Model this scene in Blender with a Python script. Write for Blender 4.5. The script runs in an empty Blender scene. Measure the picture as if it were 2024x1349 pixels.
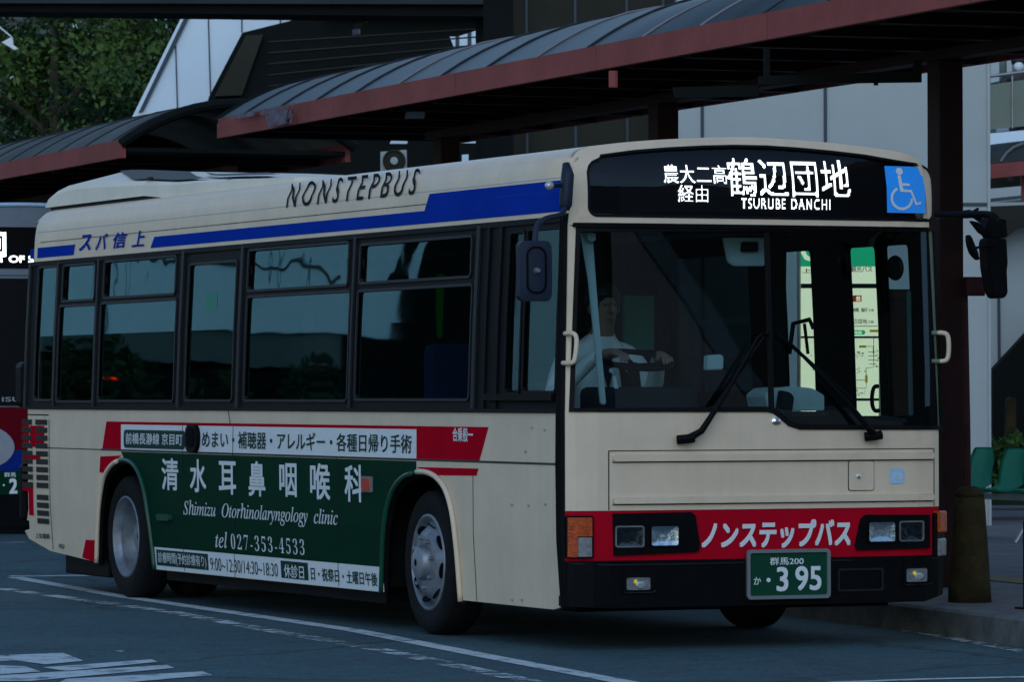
import bpy, bmesh, math, random
import numpy as np
from mathutils import Vector, Matrix
from mathutils.bvhtree import BVHTree
PI = math.pi
random.seed(7)
SC = bpy.context.scene
C = SC.collection

# ------------------------------------------------------------------ camera
CAM = np.array([-11.3815, -23.1450, 1.38476])
YAW, PITCH, ROLL, FPX = 0.404505, 0.011091, -0.001883, 9387.3
PW, PH = 2024.0, 1349.0
cy, sy, cp, sp = math.cos(YAW), math.sin(YAW), math.cos(PITCH), math.sin(PITCH)
FW = np.array([sy*cp, cy*cp, sp]); RT = np.array([cy, -sy, 0.0]); UP = np.cross(RT, FW)
c_, s_ = math.cos(ROLL), math.sin(ROLL)
RT, UP = c_*RT + s_*UP, -s_*RT + c_*UP
cd = bpy.data.cameras.new('camera'); cam = bpy.data.objects.new('camera', cd); C.objects.link(cam)
cam.matrix_world = Matrix(((RT[0], UP[0], -FW[0], CAM[0]), (RT[1], UP[1], -FW[1], CAM[1]),
                           (RT[2], UP[2], -FW[2], CAM[2]), (0, 0, 0, 1)))
cd.sensor_width = 36.0; cd.lens = FPX/PW*36.0; cd.clip_start = 0.5; cd.clip_end = 2000
cd.dof.use_dof = True; cd.dof.focus_distance = 26.5; cd.dof.aperture_fstop = 14
SC.camera = cam

# ------------------------------------------------------------------ sky, sun, exposure
SUN_EL, SUN_ROT = math.radians(30), math.radians(205)
W = bpy.data.worlds.new('World'); SC.world = W; W.use_nodes = True
nt = W.node_tree; nt.nodes.clear()
sky = nt.nodes.new('ShaderNodeTexSky'); sky.sky_type = 'NISHITA'; sky.sun_disc = False
sky.sun_elevation = SUN_EL; sky.sun_rotation = SUN_ROT; sky.air_density = 1.2; sky.dust_density = 0.2; sky.ozone_density = 3.0
bg = nt.nodes.new('ShaderNodeBackground'); bg.inputs['Strength'].default_value = 0.15
wo = nt.nodes.new('ShaderNodeOutputWorld')
nt.links.new(sky.outputs[0], bg.inputs[0]); nt.links.new(bg.outputs[0], wo.inputs[0])
sd = bpy.data.lights.new('sun', 'SUN'); sd.energy = 0.5; sd.angle = math.radians(40); sd.color = (0.86, 0.94, 1.0)
sun = bpy.data.objects.new('sun', sd); C.objects.link(sun)
sdir = Vector((math.sin(SUN_ROT)*math.cos(SUN_EL), math.cos(SUN_ROT)*math.cos(SUN_EL), math.sin(SUN_EL)))
sun.rotation_euler = sdir.to_track_quat('Z', 'Y').to_euler()
VS = SC.view_settings; VS.view_transform = 'Standard'; VS.look = 'None'; VS.gamma = 1.0; VS.exposure = 0.08

# ------------------------------------------------------------------ measuring helpers (a pixel of the photo onto a real plane of the place)
def ray(px, py): return FW + RT*(px-PW/2)/FPX - UP*(py-PH/2)/FPX
def on_axis(px, py, ax, val):
    d = ray(px, py); return CAM + d*((val-CAM[ax])/d[ax])
def gnd(px, py, z=0.0): P = on_axis(px, py, 2, z); return (P[0], P[1])
def dep(px, py, D): return Vector(CAM + D*ray(px, py))
def interp(v, T):
    if v <= T[0][0]: return T[0][1]
    for (a, b), (c, d) in zip(T, T[1:]):
        if v <= c: return b + (d-b)*(v-a)/(c-a)
    return T[-1][1]

# ------------------------------------------------------------------ materials
MATS = {}
def mat(name, col, rough=0.6, metal=0.0, noise=0.0, scale=8.0, bump=0.0, bscale=60.0, coat=0.0, emit=None, estr=0.0, spec=0.5, col2=None, aniso=None):
    m = bpy.data.materials.new(name); m.use_nodes = True; n = m.node_tree; b = n.nodes['Principled BSDF']
    b.inputs['Base Color'].default_value = (*col, 1); b.inputs['Roughness'].default_value = rough
    b.inputs['Metallic'].default_value = metal; b.inputs['Coat Weight'].default_value = coat
    b.inputs['Specular IOR Level'].default_value = spec
    if emit: b.inputs['Emission Color'].default_value = (*emit, 1); b.inputs['Emission Strength'].default_value = estr
    tc = n.nodes.new('ShaderNodeTexCoord'); mp = n.nodes.new('ShaderNodeMapping'); n.links.new(tc.outputs['Object'], mp.inputs[0])
    if aniso: mp.inputs['Scale'].default_value = aniso
    if noise or col2:
        t = n.nodes.new('ShaderNodeTexNoise'); t.inputs['Scale'].default_value = scale; t.inputs['Detail'].default_value = 6; t.inputs['Roughness'].default_value = 0.65
        n.links.new(mp.outputs[0], t.inputs['Vector'])
        r = n.nodes.new('ShaderNodeValToRGB'); k = noise
        c2 = col2 if col2 else tuple(min(1, c*(1+k)) for c in col)
        c1 = col if col2 else tuple(c*(1-k) for c in col)
        r.color_ramp.elements[0].position = 0.33; r.color_ramp.elements[1].position = 0.67
        r.color_ramp.elements[0].color = (*c1, 1); r.color_ramp.elements[1].color = (*c2, 1)
        n.links.new(t.outputs['Fac'], r.inputs[0]); n.links.new(r.outputs[0], b.inputs['Base Color'])
        rr = n.nodes.new('ShaderNodeMapRange'); rr.inputs['To Min'].default_value = max(0.02, rough-0.08); rr.inputs['To Max'].default_value = min(1, rough+0.08)
        n.links.new(t.outputs['Fac'], rr.inputs['Value']); n.links.new(rr.outputs[0], b.inputs['Roughness'])
    if bump:
        t2 = n.nodes.new('ShaderNodeTexNoise'); t2.inputs['Scale'].default_value = bscale; t2.inputs['Detail'].default_value = 5
        n.links.new(mp.outputs[0], t2.inputs['Vector'])
        bp = n.nodes.new('ShaderNodeBump'); bp.inputs['Strength'].default_value = bump; bp.inputs['Distance'].default_value = 0.02
        n.links.new(t2.outputs['Fac'], bp.inputs['Height']); n.links.new(bp.outputs[0], b.inputs['Normal'])
    MATS[name] = m; return m

def glass_mat(name, tint, f0=.08, wav=0.0, wscale=2.0, dist=0.05, gcol=None):
    m = bpy.data.materials.new(name); m.use_nodes = True; n = m.node_tree; n.nodes.clear()
    o = n.nodes.new('ShaderNodeOutputMaterial'); mx = n.nodes.new('ShaderNodeMixShader')
    tr = n.nodes.new('ShaderNodeBsdfTransparent'); tr.inputs[0].default_value = (*tint, 1)
    gl = n.nodes.new('ShaderNodeBsdfGlossy'); gl.inputs['Roughness'].default_value = 0.015; gl.inputs['Color'].default_value = (*(gcol or (0.92, 0.97, 1)), 1)
    lw = n.nodes.new('ShaderNodeLayerWeight'); lw.inputs['Blend'].default_value = 0.5
    pw = n.nodes.new('ShaderNodeMath'); pw.operation = 'POWER'; pw.inputs[1].default_value = 5; n.links.new(lw.outputs['Facing'], pw.inputs[0])
    fr = n.nodes.new('ShaderNodeMapRange'); fr.inputs['To Min'].default_value = f0; fr.inputs['To Max'].default_value = 1.0; n.links.new(pw.outputs[0], fr.inputs['Value'])
    if wav:
        tc = n.nodes.new('ShaderNodeTexCoord'); t = n.nodes.new('ShaderNodeTexNoise'); t.inputs['Scale'].default_value = wscale; t.inputs['Detail'].default_value = 1.5
        n.links.new(tc.outputs['Object'], t.inputs['Vector'])
        b = n.nodes.new('ShaderNodeBump'); b.inputs['Strength'].default_value = wav; b.inputs['Distance'].default_value = dist
        n.links.new(t.outputs['Fac'], b.inputs['Height']); n.links.new(b.outputs[0], gl.inputs['Normal'])
    n.links.new(fr.outputs[0], mx.inputs[0]); n.links.new(tr.outputs[0], mx.inputs[1]); n.links.new(gl.outputs[0], mx.inputs[2]); n.links.new(mx.outputs[0], o.inputs[0])
    MATS[name] = m; return m

M_CREAM = mat('cream_paint', (0.65, 0.54, 0.41), 0.38, noise=0.06, scale=3, bump=0.02, bscale=1.6, spec=0.3)
def streaks(m, amount):
    n = m.node_tree; b = n.nodes['Principled BSDF']; src = b.inputs['Base Color'].links[0].from_socket
    tc = n.nodes.new('ShaderNodeTexCoord'); mp = n.nodes.new('ShaderNodeMapping'); mp.inputs['Scale'].default_value = (9, 9, .8); n.links.new(tc.outputs['Object'], mp.inputs[0])
    t = n.nodes.new('ShaderNodeTexNoise'); t.inputs['Scale'].default_value = 1.6; t.inputs['Detail'].default_value = 8; t.inputs['Roughness'].default_value = .7; n.links.new(mp.outputs[0], t.inputs['Vector'])
    r = n.nodes.new('ShaderNodeMapRange'); r.inputs['From Min'].default_value = .42; r.inputs['From Max'].default_value = .72; r.inputs['To Max'].default_value = amount; n.links.new(t.outputs['Fac'], r.inputs['Value'])
    mx = n.nodes.new('ShaderNodeMix'); mx.data_type = 'RGBA'; mx.inputs['B'].default_value = (.22, .19, .14, 1); n.links.new(r.outputs[0], mx.inputs['Factor']); n.links.new(src, mx.inputs['A']); n.links.new(mx.outputs['Result'], b.inputs['Base Color'])
streaks(M_CREAM, .10)
M_PODWHITE = mat('roof_unit_plastic', (0.72, 0.68, 0.58), 0.5, noise=0.08, scale=2, spec=0.2)
M_PODGRILLE = mat('roof_unit_grille', (0.06, 0.063, 0.06), 0.6, noise=0.3, scale=3, spec=0.2)
M_SILVER = mat('silver_paint', (0.16, 0.20, 0.25), 0.4, 0.1, noise=0.08, spec=0.3)
M_BLUE = mat('blue_stripe', (0.006, 0.036, 0.33), 0.6, noise=0.08, scale=4, spec=0.0)
M_RED = mat('red_paint', (0.40, 0.004, 0.018), 0.6, noise=0.08, scale=4, spec=0.0)
M_DEEPRED = mat('deep_red_paint', (0.11, 0.002, 0.008), 0.6, noise=0.1, scale=3, spec=0.05)
M_DEEPBLUE = mat('deep_blue_paint', (0.004, 0.02, 0.20), 0.6, spec=0.05)
M_GREYFILM = mat('grey_film', (0.26, 0.28, 0.33), 0.6, noise=0.1)
M_GREEN = mat('green_film', (0.002, 0.030, 0.016), 0.55, noise=0.10, scale=3, spec=0.02)
M_GREENLIP = mat('green_film_edge', (0.006, 0.06, 0.036), 0.35, noise=0.1, spec=0.4)
M_WHITE = mat('white_film', (0.66, 0.72, 0.76), 0.4, noise=0.03, scale=6)
M_GREENTXT = mat('green_lettering', (0.004, 0.035, 0.03), 0.5, spec=0.1)
M_BLACKTXT = mat('black_lettering', (0.008, 0.010, 0.014), 0.6, spec=0.05)
M_BLACK = mat('black_trim', (0.0035, 0.004, 0.005), 0.5, noise=0.2, scale=10, spec=0.06)
M_RUBBER = mat('tyre_rubber', (0.008, 0.009, 0.011), 0.85, noise=0.3, scale=20, bump=0.3, bscale=40, spec=0.15)
M_GASKET = mat('window_gasket', (0.004, 0.0045, 0.006), 0.6, noise=0.2, spec=0.12)
M_WFRAME = mat('window_frame_metal', (0.013, 0.017, 0.022), 0.5, 0.2, noise=0.1, spec=0.2)
M_LOUVRE = mat('louvre_dark', (0.030, 0.030, 0.026), 0.7, noise=0.2, spec=0.1)
M_SEAM = mat('seam_shadow_gap', (0.03, 0.03, 0.03), 0.8)
M_RIM = mat('painted_steel_rim', (0.20, 0.235, 0.28), 0.45, 0.45, noise=0.35, scale=7, spec=0.4)
M_CHROME = mat('lamp_reflector', (0.86, 0.90, 0.93), 0.30, 1.0, bump=0.35, bscale=28)
M_LENS = glass_mat('lamp_lens', (0.85, 0.9, 0.92), .06, 0.3, 40, 0.01)
M_AMBER = mat('amber_lens', (0.36, 0.048, 0.002), 0.3, noise=0.35, scale=30, bump=0.3, bscale=120, spec=0.3)
M_GREYLENS = mat('clear_side_lens', (0.16, 0.18, 0.20), 0.25, noise=0.3, scale=40, spec=0.4)
M_REDLENS = mat('red_lens', (0.55, 0.05, 0.02), 0.25, coat=0.5)
M_INTERIOR = mat('dark_interior', (0.005, 0.0055, 0.006), 0.9, noise=0.2, spec=0.05)
M_DASH = mat('dashboard_plastic', (0.012, 0.020, 0.026), 0.7, noise=0.2, spec=0.15)
M_SEATSHADE = mat('shaded_moquette', (0.004, 0.007, 0.02), 0.95, noise=0.2, spec=0.05)  # same seat cloth with the dark of the interior in its colour
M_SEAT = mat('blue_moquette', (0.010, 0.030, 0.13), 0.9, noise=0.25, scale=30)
M_TEALPOLE = mat('teal_tinted_pole', (0.10, 0.17, 0.17), 0.4)
M_POLE = mat('interior_pole', (0.45, 0.48, 0.5), 0.3, 0.5)
M_PALEBLUE = mat('pale_plastic', (0.55, 0.68, 0.72), 0.5, noise=0.06)
M_GREENPANEL = mat('green_partition', (0.02, 0.20, 0.14), 0.6, noise=0.1)
M_GLASS_SIDE = glass_mat('side_window_glass', (0.34, 0.44, 0.44), .13, 0.05, 0.9, 0.05, (0.52, 0.92, 0.92))
M_GLASS_TOP = glass_mat('sliding_window_glass', (0.34, 0.44, 0.44), .13, 0.13, 1.4, 0.05, (0.52, 0.92, 0.92))
M_GLASS_PRIVACY = glass_mat('privacy_glass', (0.02, 0.028, 0.03), .08)
M_GLASS_FRONT = glass_mat('windscreen_glass', (0.54, 0.68, 0.70), .13, 0.03, 0.8, 0.05)
M_GLASS_DOOR = glass_mat('door_glass', (0.80, 0.88, 0.88), .05)
M_GLASS_DRIVER = glass_mat('driver_window_glass', (0.70, 0.84, 0.86), .20, 0.03, 1.0, 0.05, (0.52, 0.92, 0.95))
M_GLASS_SIGN = glass_mat('sign_glass', (0.9, 0.92, 0.92), .025)
M_LED = mat('lit_led_dots', (0.9, 0.9, 0.9), 0.5, emit=(0.95, 0.98, 1.0), estr=2.4)
M_SIGNBLUE = mat('blue_sticker', (0.02, 0.20, 0.62), 0.4, noise=0.03, emit=(0.005, 0.15, 0.55), estr=0.45)
M_PLATE = mat('plate_green', (0.003, 0.05, 0.028), 0.5, spec=0.15)
M_PLATEFRAME = mat('plate_frame', (0.35, 0.38, 0.40), 0.35, 0.7)
M_STICKER = mat('pale_blue_sticker', (0.35, 0.55, 0.75), 0.5, noise=0.1, scale=40)
M_MIRROR = mat('mirror_back', (0.012, 0.020, 0.040), 0.5, noise=0.2, spec=0.2)
M_SHIRT = mat('white_shirt', (0.80, 0.88, 0.92), 0.9, noise=0.05, scale=6, bump=0.6, bscale=9)
M_SKIN = mat('skin', (0.30, 0.19, 0.145), 0.7, noise=0.08, spec=0.2)
M_HAIR = mat('dark_hair', (0.015, 0.014, 0.014), 0.6)
M_BROWLINE = mat('lip_and_eye', (0.12, 0.07, 0.055), 0.7)
M_TROUSER = mat('navy_trousers', (0.02, 0.025, 0.04), 0.9)
# setting
M_FASCIA = mat('red_brown_fascia', (0.235, 0.066, 0.062), 0.7, noise=0.18, scale=1.6, bump=0.1, bscale=30, spec=0.1)
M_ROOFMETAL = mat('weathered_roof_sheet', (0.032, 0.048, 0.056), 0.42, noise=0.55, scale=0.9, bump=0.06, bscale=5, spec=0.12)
M_ROOFLIFT = mat('brightened_roof_sheet', (0.075, 0.095, 0.105), 0.45, noise=0.3, scale=0.9, bump=0.06, bscale=5, spec=0.2)  # same roof sheet, brightened against the shade of the footbridge
M_RIB = mat('roof_seam', (0.02, 0.022, 0.028), 0.5, spec=0.2)
M_RIBPALE = mat('roof_seam_bare', (0.16, 0.15, 0.17), 0.5)
M_SOFFIT = mat('canopy_soffit', (0.035, 0.030, 0.024), 0.8, noise=0.2, spec=0.1)
M_STEELBROWN = mat('brown_steel', (0.018, 0.0065, 0.006), 0.6, noise=0.3, scale=3, spec=0.12)
M_PIPERED = mat('red_pipe', (0.034, 0.010, 0.011), 0.6, noise=0.4, spec=0.1)
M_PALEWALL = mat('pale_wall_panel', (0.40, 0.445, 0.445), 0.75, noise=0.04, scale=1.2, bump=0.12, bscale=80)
M_WHITEWALL = mat('white_cladding', (0.70, 0.84, 0.96), 0.6, noise=0.03, scale=0.8, bump=0.06, bscale=60)
M_JOINT = mat('panel_joint', (0.05, 0.07, 0.09), 0.8)
M_DARKWALL = mat('dark_cladding_and_shade', (0.034, 0.034, 0.027), 0.8, noise=0.15, scale=1.1, spec=0.1)  # dark colour also carries the shade over the station wall
M_MIDWALL = mat('mid_grey_cladding', (0.10, 0.13, 0.13), 0.8, noise=0.2, scale=0.6)
M_DECK = mat('dark_steel_and_shade', (0.005, 0.0075, 0.0075), 0.7, noise=0.3, scale=0.8, spec=0.08)  # near-black colour also carries the shade below the deck
M_DECKEDGE = mat('deck_edge', (0.022, 0.030, 0.036), 0.6, noise=0.4, scale=1.5, aniso=(0.3, 0.3, 4), spec=0.15)
M_TEAL = mat('teal_glass_wall', (0.006, 0.03, 0.034), 0.35, noise=0.2, scale=0.5)
M_BALC = mat('balcony_glass', (0.06, 0.12, 0.12), 0.2, noise=0.2, scale=1.2)
M_KERB = mat('kerb_stone', (0.11, 0.125, 0.135), 0.9, spec=0.15, noise=0.35, scale=5, bump=0.3, bscale=50)
M_PAVE = mat('pavement_blocks', (0.12, 0.122, 0.125), 0.9, spec=0.15, noise=0.25, scale=3, bump=0.2, bscale=60)
M_TACTILE = mat('yellow_tactile', (0.13, 0.095, 0.02), 0.9, noise=0.2, scale=9)
M_CONC = mat('mossy_stone', (0.034, 0.027, 0.012), 0.9, spec=0.1, noise=0.45, scale=6, bump=0.5, bscale=25)
M_CHAIR = mat('green_plastic', (0.012, 0.26, 0.17), 0.35, noise=0.08)
M_STEEL = mat('galvanised_steel', (0.25, 0.27, 0.28), 0.4, 0.7, noise=0.15)
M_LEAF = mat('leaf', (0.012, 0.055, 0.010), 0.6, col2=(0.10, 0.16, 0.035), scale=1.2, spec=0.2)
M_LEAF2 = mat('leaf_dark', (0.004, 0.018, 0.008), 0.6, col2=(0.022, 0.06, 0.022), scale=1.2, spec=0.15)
M_BARK = mat('bark', (0.06, 0.045, 0.03), 0.9, noise=0.3, scale=12)
M_LITSIGN = mat('lit_sign_panel', (0.8, 0.8, 0.6), 0.5, emit=(0.90, 0.86, 0.56), estr=1.1)
M_LITGREEN = mat('lit_green_panel', (0.02, 0.3, 0.15), 0.5, emit=(0.0, 0.28, 0.12), estr=1.3)
M_FLANK = mat('added_brown_slope', (0.24, 0.20, 0.18), 0.8, noise=0.15, scale=0.8)
M_NOTICE = mat('notice_board_wood', (0.05, 0.028, 0.02), 0.7, noise=0.3, scale=5, spec=0.1)
M_GREENLED = mat('green_lit_strip', (0.05, 0.5, 0.02), 0.5, emit=(0.05, 0.62, 0.01), estr=1.1)
M_SIGNDARK = mat('sign_print', (0.02, 0.03, 0.02), 0.7)
M_SIGNRED = mat('sign_red_print', (0.5, 0.03, 0.02), 0.7, emit=(0.5, 0.04, 0.02), estr=0.4)
M_SIGNYEL = mat('sign_yellow_print', (0.6, 0.45, 0.02), 0.7, emit=(0.5, 0.38, 0.02), estr=0.4)
M_REDGLOW = mat('added_red_glow', (0.6, 0.02, 0.01), 0.4, emit=(1.0, 0.02, 0.01), estr=6)
M_CARPAINT = mat('dark_car_paint', (0.02, 0.022, 0.025), 0.3, coat=0.5)
M_WHITEGLOW = mat('white_glow', (0.9, 0.9, 0.9), 0.3, emit=(0.75, 0.75, 1.0), estr=6)

# asphalt and worn paint
def asphalt():
    m = mat('asphalt', (0.055, 0.066, 0.074), 0.85); n = m.node_tree; b = n.nodes['Principled BSDF']
    tc = n.nodes.new('ShaderNodeTexCoord')
    t1 = n.nodes.new('ShaderNodeTexNoise'); t1.inputs['Scale'].default_value = 0.7; t1.inputs['Detail'].default_value = 8; t1.inputs['Roughness'].default_value = 0.7
    t2 = n.nodes.new('ShaderNodeTexNoise'); t2.inputs['Scale'].default_value = 36; t2.inputs['Detail'].default_value = 6; t2.inputs['Roughness'].default_value = 0.75
    v = n.nodes.new('ShaderNodeTexVoronoi'); v.feature = 'DISTANCE_TO_EDGE'; v.inputs['Scale'].default_value = 0.33
    w = n.nodes.new('ShaderNodeTexNoise'); w.inputs['Scale'].default_value = 2.2; w.inputs['Detail'].default_value = 6
    mxv = n.nodes.new('ShaderNodeMix'); mxv.data_type = 'VECTOR'; mxv.inputs['Factor'].default_value = 0.35
    for t in (t1, t2, w): n.links.new(tc.outputs['Object'], t.inputs['Vector'])
    n.links.new(tc.outputs['Object'], mxv.inputs['A']); n.links.new(w.outputs['Color'], mxv.inputs['B']); n.links.new(mxv.outputs['Result'], v.inputs['Vector'])
    r = n.nodes.new('ShaderNodeValToRGB'); r.color_ramp.elements[0].position = .3; r.color_ramp.elements[1].position = .75
    r.color_ramp.elements[0].color = (0.013, 0.049, 0.064, 1); r.color_ramp.elements[1].color = (0.030, 0.088, 0.108, 1)
    n.links.new(t1.outputs['Fac'], r.inputs[0])
    r2 = n.nodes.new('ShaderNodeMapRange'); r2.inputs['From Min'].default_value = .35; r2.inputs['From Max'].default_value = .65; r2.inputs['To Min'].default_value = 0.35; r2.inputs['To Max'].default_value = 1.75
    n.links.new(t2.outputs['Fac'], r2.inputs['Value'])
    r3 = n.nodes.new('ShaderNodeMapRange'); r3.inputs['From Min'].default_value = 0.0; r3.inputs['From Max'].default_value = 0.012; r3.inputs['To Min'].default_value = 0.35; r3.inputs['To Max'].default_value = 1.0
    n.links.new(v.outputs['Distance'], r3.inputs['Value'])
    t4 = n.nodes.new('ShaderNodeTexNoise'); t4.inputs['Scale'].default_value = 6; t4.inputs['Detail'].default_value = 8; t4.inputs['Roughness'].default_value = .8; n.links.new(tc.outputs['Object'], t4.inputs['Vector'])
    r4 = n.nodes.new('ShaderNodeMapRange'); r4.inputs['From Min'].default_value = .35; r4.inputs['From Max'].default_value = .65; r4.inputs['To Min'].default_value = 0.62; r4.inputs['To Max'].default_value = 1.38; n.links.new(t4.outputs['Fac'], r4.inputs['Value'])
    m4 = n.nodes.new('ShaderNodeMath'); m4.operation = 'MULTIPLY'; n.links.new(r2.outputs[0], m4.inputs[0]); n.links.new(r4.outputs[0], m4.inputs[1])
    mu = n.nodes.new('ShaderNodeMath'); mu.operation = 'MULTIPLY'; n.links.new(m4.outputs[0], mu.inputs[0]); n.links.new(r3.outputs[0], mu.inputs[1])
    mc = n.nodes.new('ShaderNodeVectorMath'); mc.operation = 'SCALE'; n.links.new(r.outputs[0], mc.inputs[0]); n.links.new(mu.outputs[0], mc.inputs['Scale'])
    n.links.new(mc.outputs[0], b.inputs['Base Color'])
    bp = n.nodes.new('ShaderNodeBump'); bp.inputs['Strength'].default_value = 0.5; bp.inputs['Distance'].default_value = 0.01
    n.links.new(t2.outputs['Fac'], bp.inputs['Height']); n.links.new(bp.outputs[0], b.inputs['Normal'])
    return m
M_ASPHALT = asphalt()
def worn(name, col, lo, hi):
    m = mat(name, col, 0.7); n = m.node_tree; b = n.nodes['Principled BSDF']; o = n.nodes['Material Output']
    tc = n.nodes.new('ShaderNodeTexCoord'); t = n.nodes.new('ShaderNodeTexNoise'); t.inputs['Scale'].default_value = 4.5; t.inputs['Detail'].default_value = 10; t.inputs['Roughness'].default_value = 0.75
    n.links.new(tc.outputs['Object'], t.inputs['Vector'])
    r = n.nodes.new('ShaderNodeMapRange'); r.inputs['From Min'].default_value = lo; r.inputs['From Max'].default_value = hi
    n.links.new(t.outputs['Fac'], r.inputs['Value'])
    tr = n.nodes.new('ShaderNodeBsdfTransparent'); mx = n.nodes.new('ShaderNodeMixShader')
    n.links.new(r.outputs[0], mx.inputs[0]); n.links.new(b.outputs[0], mx.inputs[1]); n.links.new(tr.outputs[0], mx.inputs[2]); n.links.new(mx.outputs[0], o.inputs[0])
    return m
M_PAINT1 = worn('road_paint', (0.48, 0.56, 0.58), 0.52, 0.66)
M_PAINT2 = worn('faded_road_paint', (0.44, 0.52, 0.54), 0.45, 0.54)

M_STAIN = worn('peeling_paint_stain', (0.13, 0.12, 0.17), 0.44, 0.56)
# ------------------------------------------------------------------ mesh helpers
def link(name, me, m=None, parent=None, smooth=False, label=None):
    o = bpy.data.objects.new(name, me); C.objects.link(o)
    if m is not None: me.materials.append(m)
    if parent is not None: o.parent = parent
    if smooth:
        for p in me.polygons: p.use_smooth = True
    if label: o['label'] = label
    return o
def obj(name, bm, m=None, parent=None, smooth=False, label=None):
    me = bpy.data.meshes.new(name); bm.to_mesh(me); bm.free()
    return link(name, me, m, parent, smooth, label)
def thing(name, label, cat, loc=(0, 0, 0), group=None):
    o = bpy.data.objects.new(name, None); C.objects.link(o); o.location = loc; o.empty_display_size = 0.2
    o['label'] = label; o['category'] = cat
    if group: o['group'] = group
    return o
def tag(o, label, cat, group=None):
    o['label'] = label; o['category'] = cat
    if group: o['group'] = group
    return o
def struct(o, kind='structure'): o['kind'] = kind; return o
def rebase(root):
    """move an Empty's children so they keep their place while the Empty stands at its own base"""
    inv = Matrix.Translation(-Vector(root.location))
    for ch in root.children: ch.matrix_parent_inverse = inv
def B(): return bmesh.new()
def box(bm, x0, x1, y0, y1, z0, z1, bev=0.0):
    vs = [bm.verts.new((x, y, z)) for x in (x0, x1) for y in (y0, y1) for z in (z0, z1)]
    fs = [bm.faces.new([vs[i] for i in q]) for q in ((0, 1, 3, 2), (4, 6, 7, 5), (0, 4, 5, 1), (2, 3, 7, 6), (0, 2, 6, 4), (1, 5, 7, 3))]
    if bev:
        es = list({e for f in fs for e in f.edges})
        bmesh.ops.bevel(bm, geom=es, offset=bev, segments=2, affect='EDGES', profile=0.5)
    return bm
def obox(bm, o, ax, ay, az, bev=0.0):
    """box from corner o along three vectors"""
    o = Vector(o); ax, ay, az = Vector(ax), Vector(ay), Vector(az)
    vs = [bm.verts.new(o+ax*i+ay*j+az*k) for i in (0, 1) for j in (0, 1) for k in (0, 1)]
    fs = [bm.faces.new([vs[i] for i in q]) for q in ((0, 1, 3, 2), (4, 6, 7, 5), (0, 4, 5, 1), (2, 3, 7, 6), (0, 2, 6, 4), (1, 5, 7, 3))]
    bmesh.ops.recalc_face_normals(bm, faces=fs)
    if bev: bmesh.ops.bevel(bm, geom=list({e for f in fs for e in f.edges}), offset=bev, segments=2, affect='EDGES', profile=0.5)
    return bm
def tube(bm, pts, r, n=10, closed=False):
    pts = [Vector(p) for p in pts]; N = len(pts); rings = []
    rad = r if isinstance(r, (list, tuple)) else [r]*N
    prev = None
    for i, p in enumerate(pts):
        if closed: t = (pts[(i+1) % N]-pts[i-1]).normalized()
        else: t = (pts[min(i+1, N-1)]-pts[max(i-1, 0)]).normalized()
        if prev is None:
            a = Vector((0, 0, 1)) if abs(t.z) < .9 else Vector((1, 0, 0)); u = t.cross(a).normalized()
        else: u = (prev-t*prev.dot(t)).normalized()
        prev = u; v = t.cross(u)
        rings.append([bm.verts.new(p+(u*math.cos(2*PI*k/n)+v*math.sin(2*PI*k/n))*rad[i]) for k in range(n)])
    for a, b in (list(zip(rings, rings[1:]))+([(rings[-1], rings[0])] if closed else [])):
        for k in range(n): bm.faces.new((a[k], a[(k+1) % n], b[(k+1) % n], b[k]))
    if not closed: bm.faces.new(rings[0][::-1]); bm.faces.new(rings[-1])
    return bm
def lathe(bm, prof, M, n=32, cap=True):
    """prof: (r, h) pairs turned about the local Z of matrix M"""
    rings = [[bm.verts.new(M @ Vector((r*math.cos(2*PI*k/n), r*math.sin(2*PI*k/n), h))) for k in range(n)] for r, h in prof]
    for a, b in zip(rings, rings[1:]):
        for k in range(n): bm.faces.new((a[k], a[(k+1) % n], b[(k+1) % n], b[k]))
    if cap: bm.faces.new(rings[0][::-1]); bm.faces.new(rings[-1])
    return bm
def prism(bm, pts, vec):
    a = [bm.verts.new(p) for p in pts]; b = [bm.verts.new(Vector(p)+Vector(vec)) for p in pts]; n = len(pts)
    f = [bm.faces.new(a), bm.faces.new(b[::-1])] + [bm.faces.new((a[i], b[i], b[(i+1) % n], a[(i+1) % n])) for i in range(n)]
    bmesh.ops.recalc_face_normals(bm, faces=f)
    return bm
def slab(bm, pxs, D, th):
    return prism(bm, [dep(x, y, D) for x, y in pxs], Vector(FW)*th)
def curve_bm(cu):
    o = bpy.data.objects.new('tmp', cu); C.objects.link(o)
    bpy.context.view_layer.update(); dg = bpy.context.evaluated_depsgraph_get()
    me = bpy.data.meshes.new_from_object(o.evaluated_get(dg)); bm = bmesh.new(); bm.from_mesh(me)
    bpy.data.objects.remove(o); bpy.data.meshes.remove(me); bpy.data.curves.remove(cu)
    bmesh.ops.remove_doubles(bm, verts=bm.verts, dist=1e-6)
    return bm
def fill(loops):
    cu = bpy.data.curves.new('c', 'CURVE'); cu.dimensions = '2D'; cu.fill_mode = 'BOTH'
    for L in loops:
        s = cu.splines.new('POLY'); s.points.add(len(L)-1); s.use_cyclic_u = True
        for p, q in zip(s.points, L): p.co = (q[0], q[1], 0, 1)
    return curve_bm(cu)
def text_bm(body, bold=0.0, space=1.0):
    cu = bpy.data.curves.new('t', 'FONT'); cu.body = body; cu.size = 1.0; cu.offset = bold; cu.space_character = space; cu.fill_mode = 'FRONT'; cu.resolution_u = 5
    return curve_bm(cu)
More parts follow.
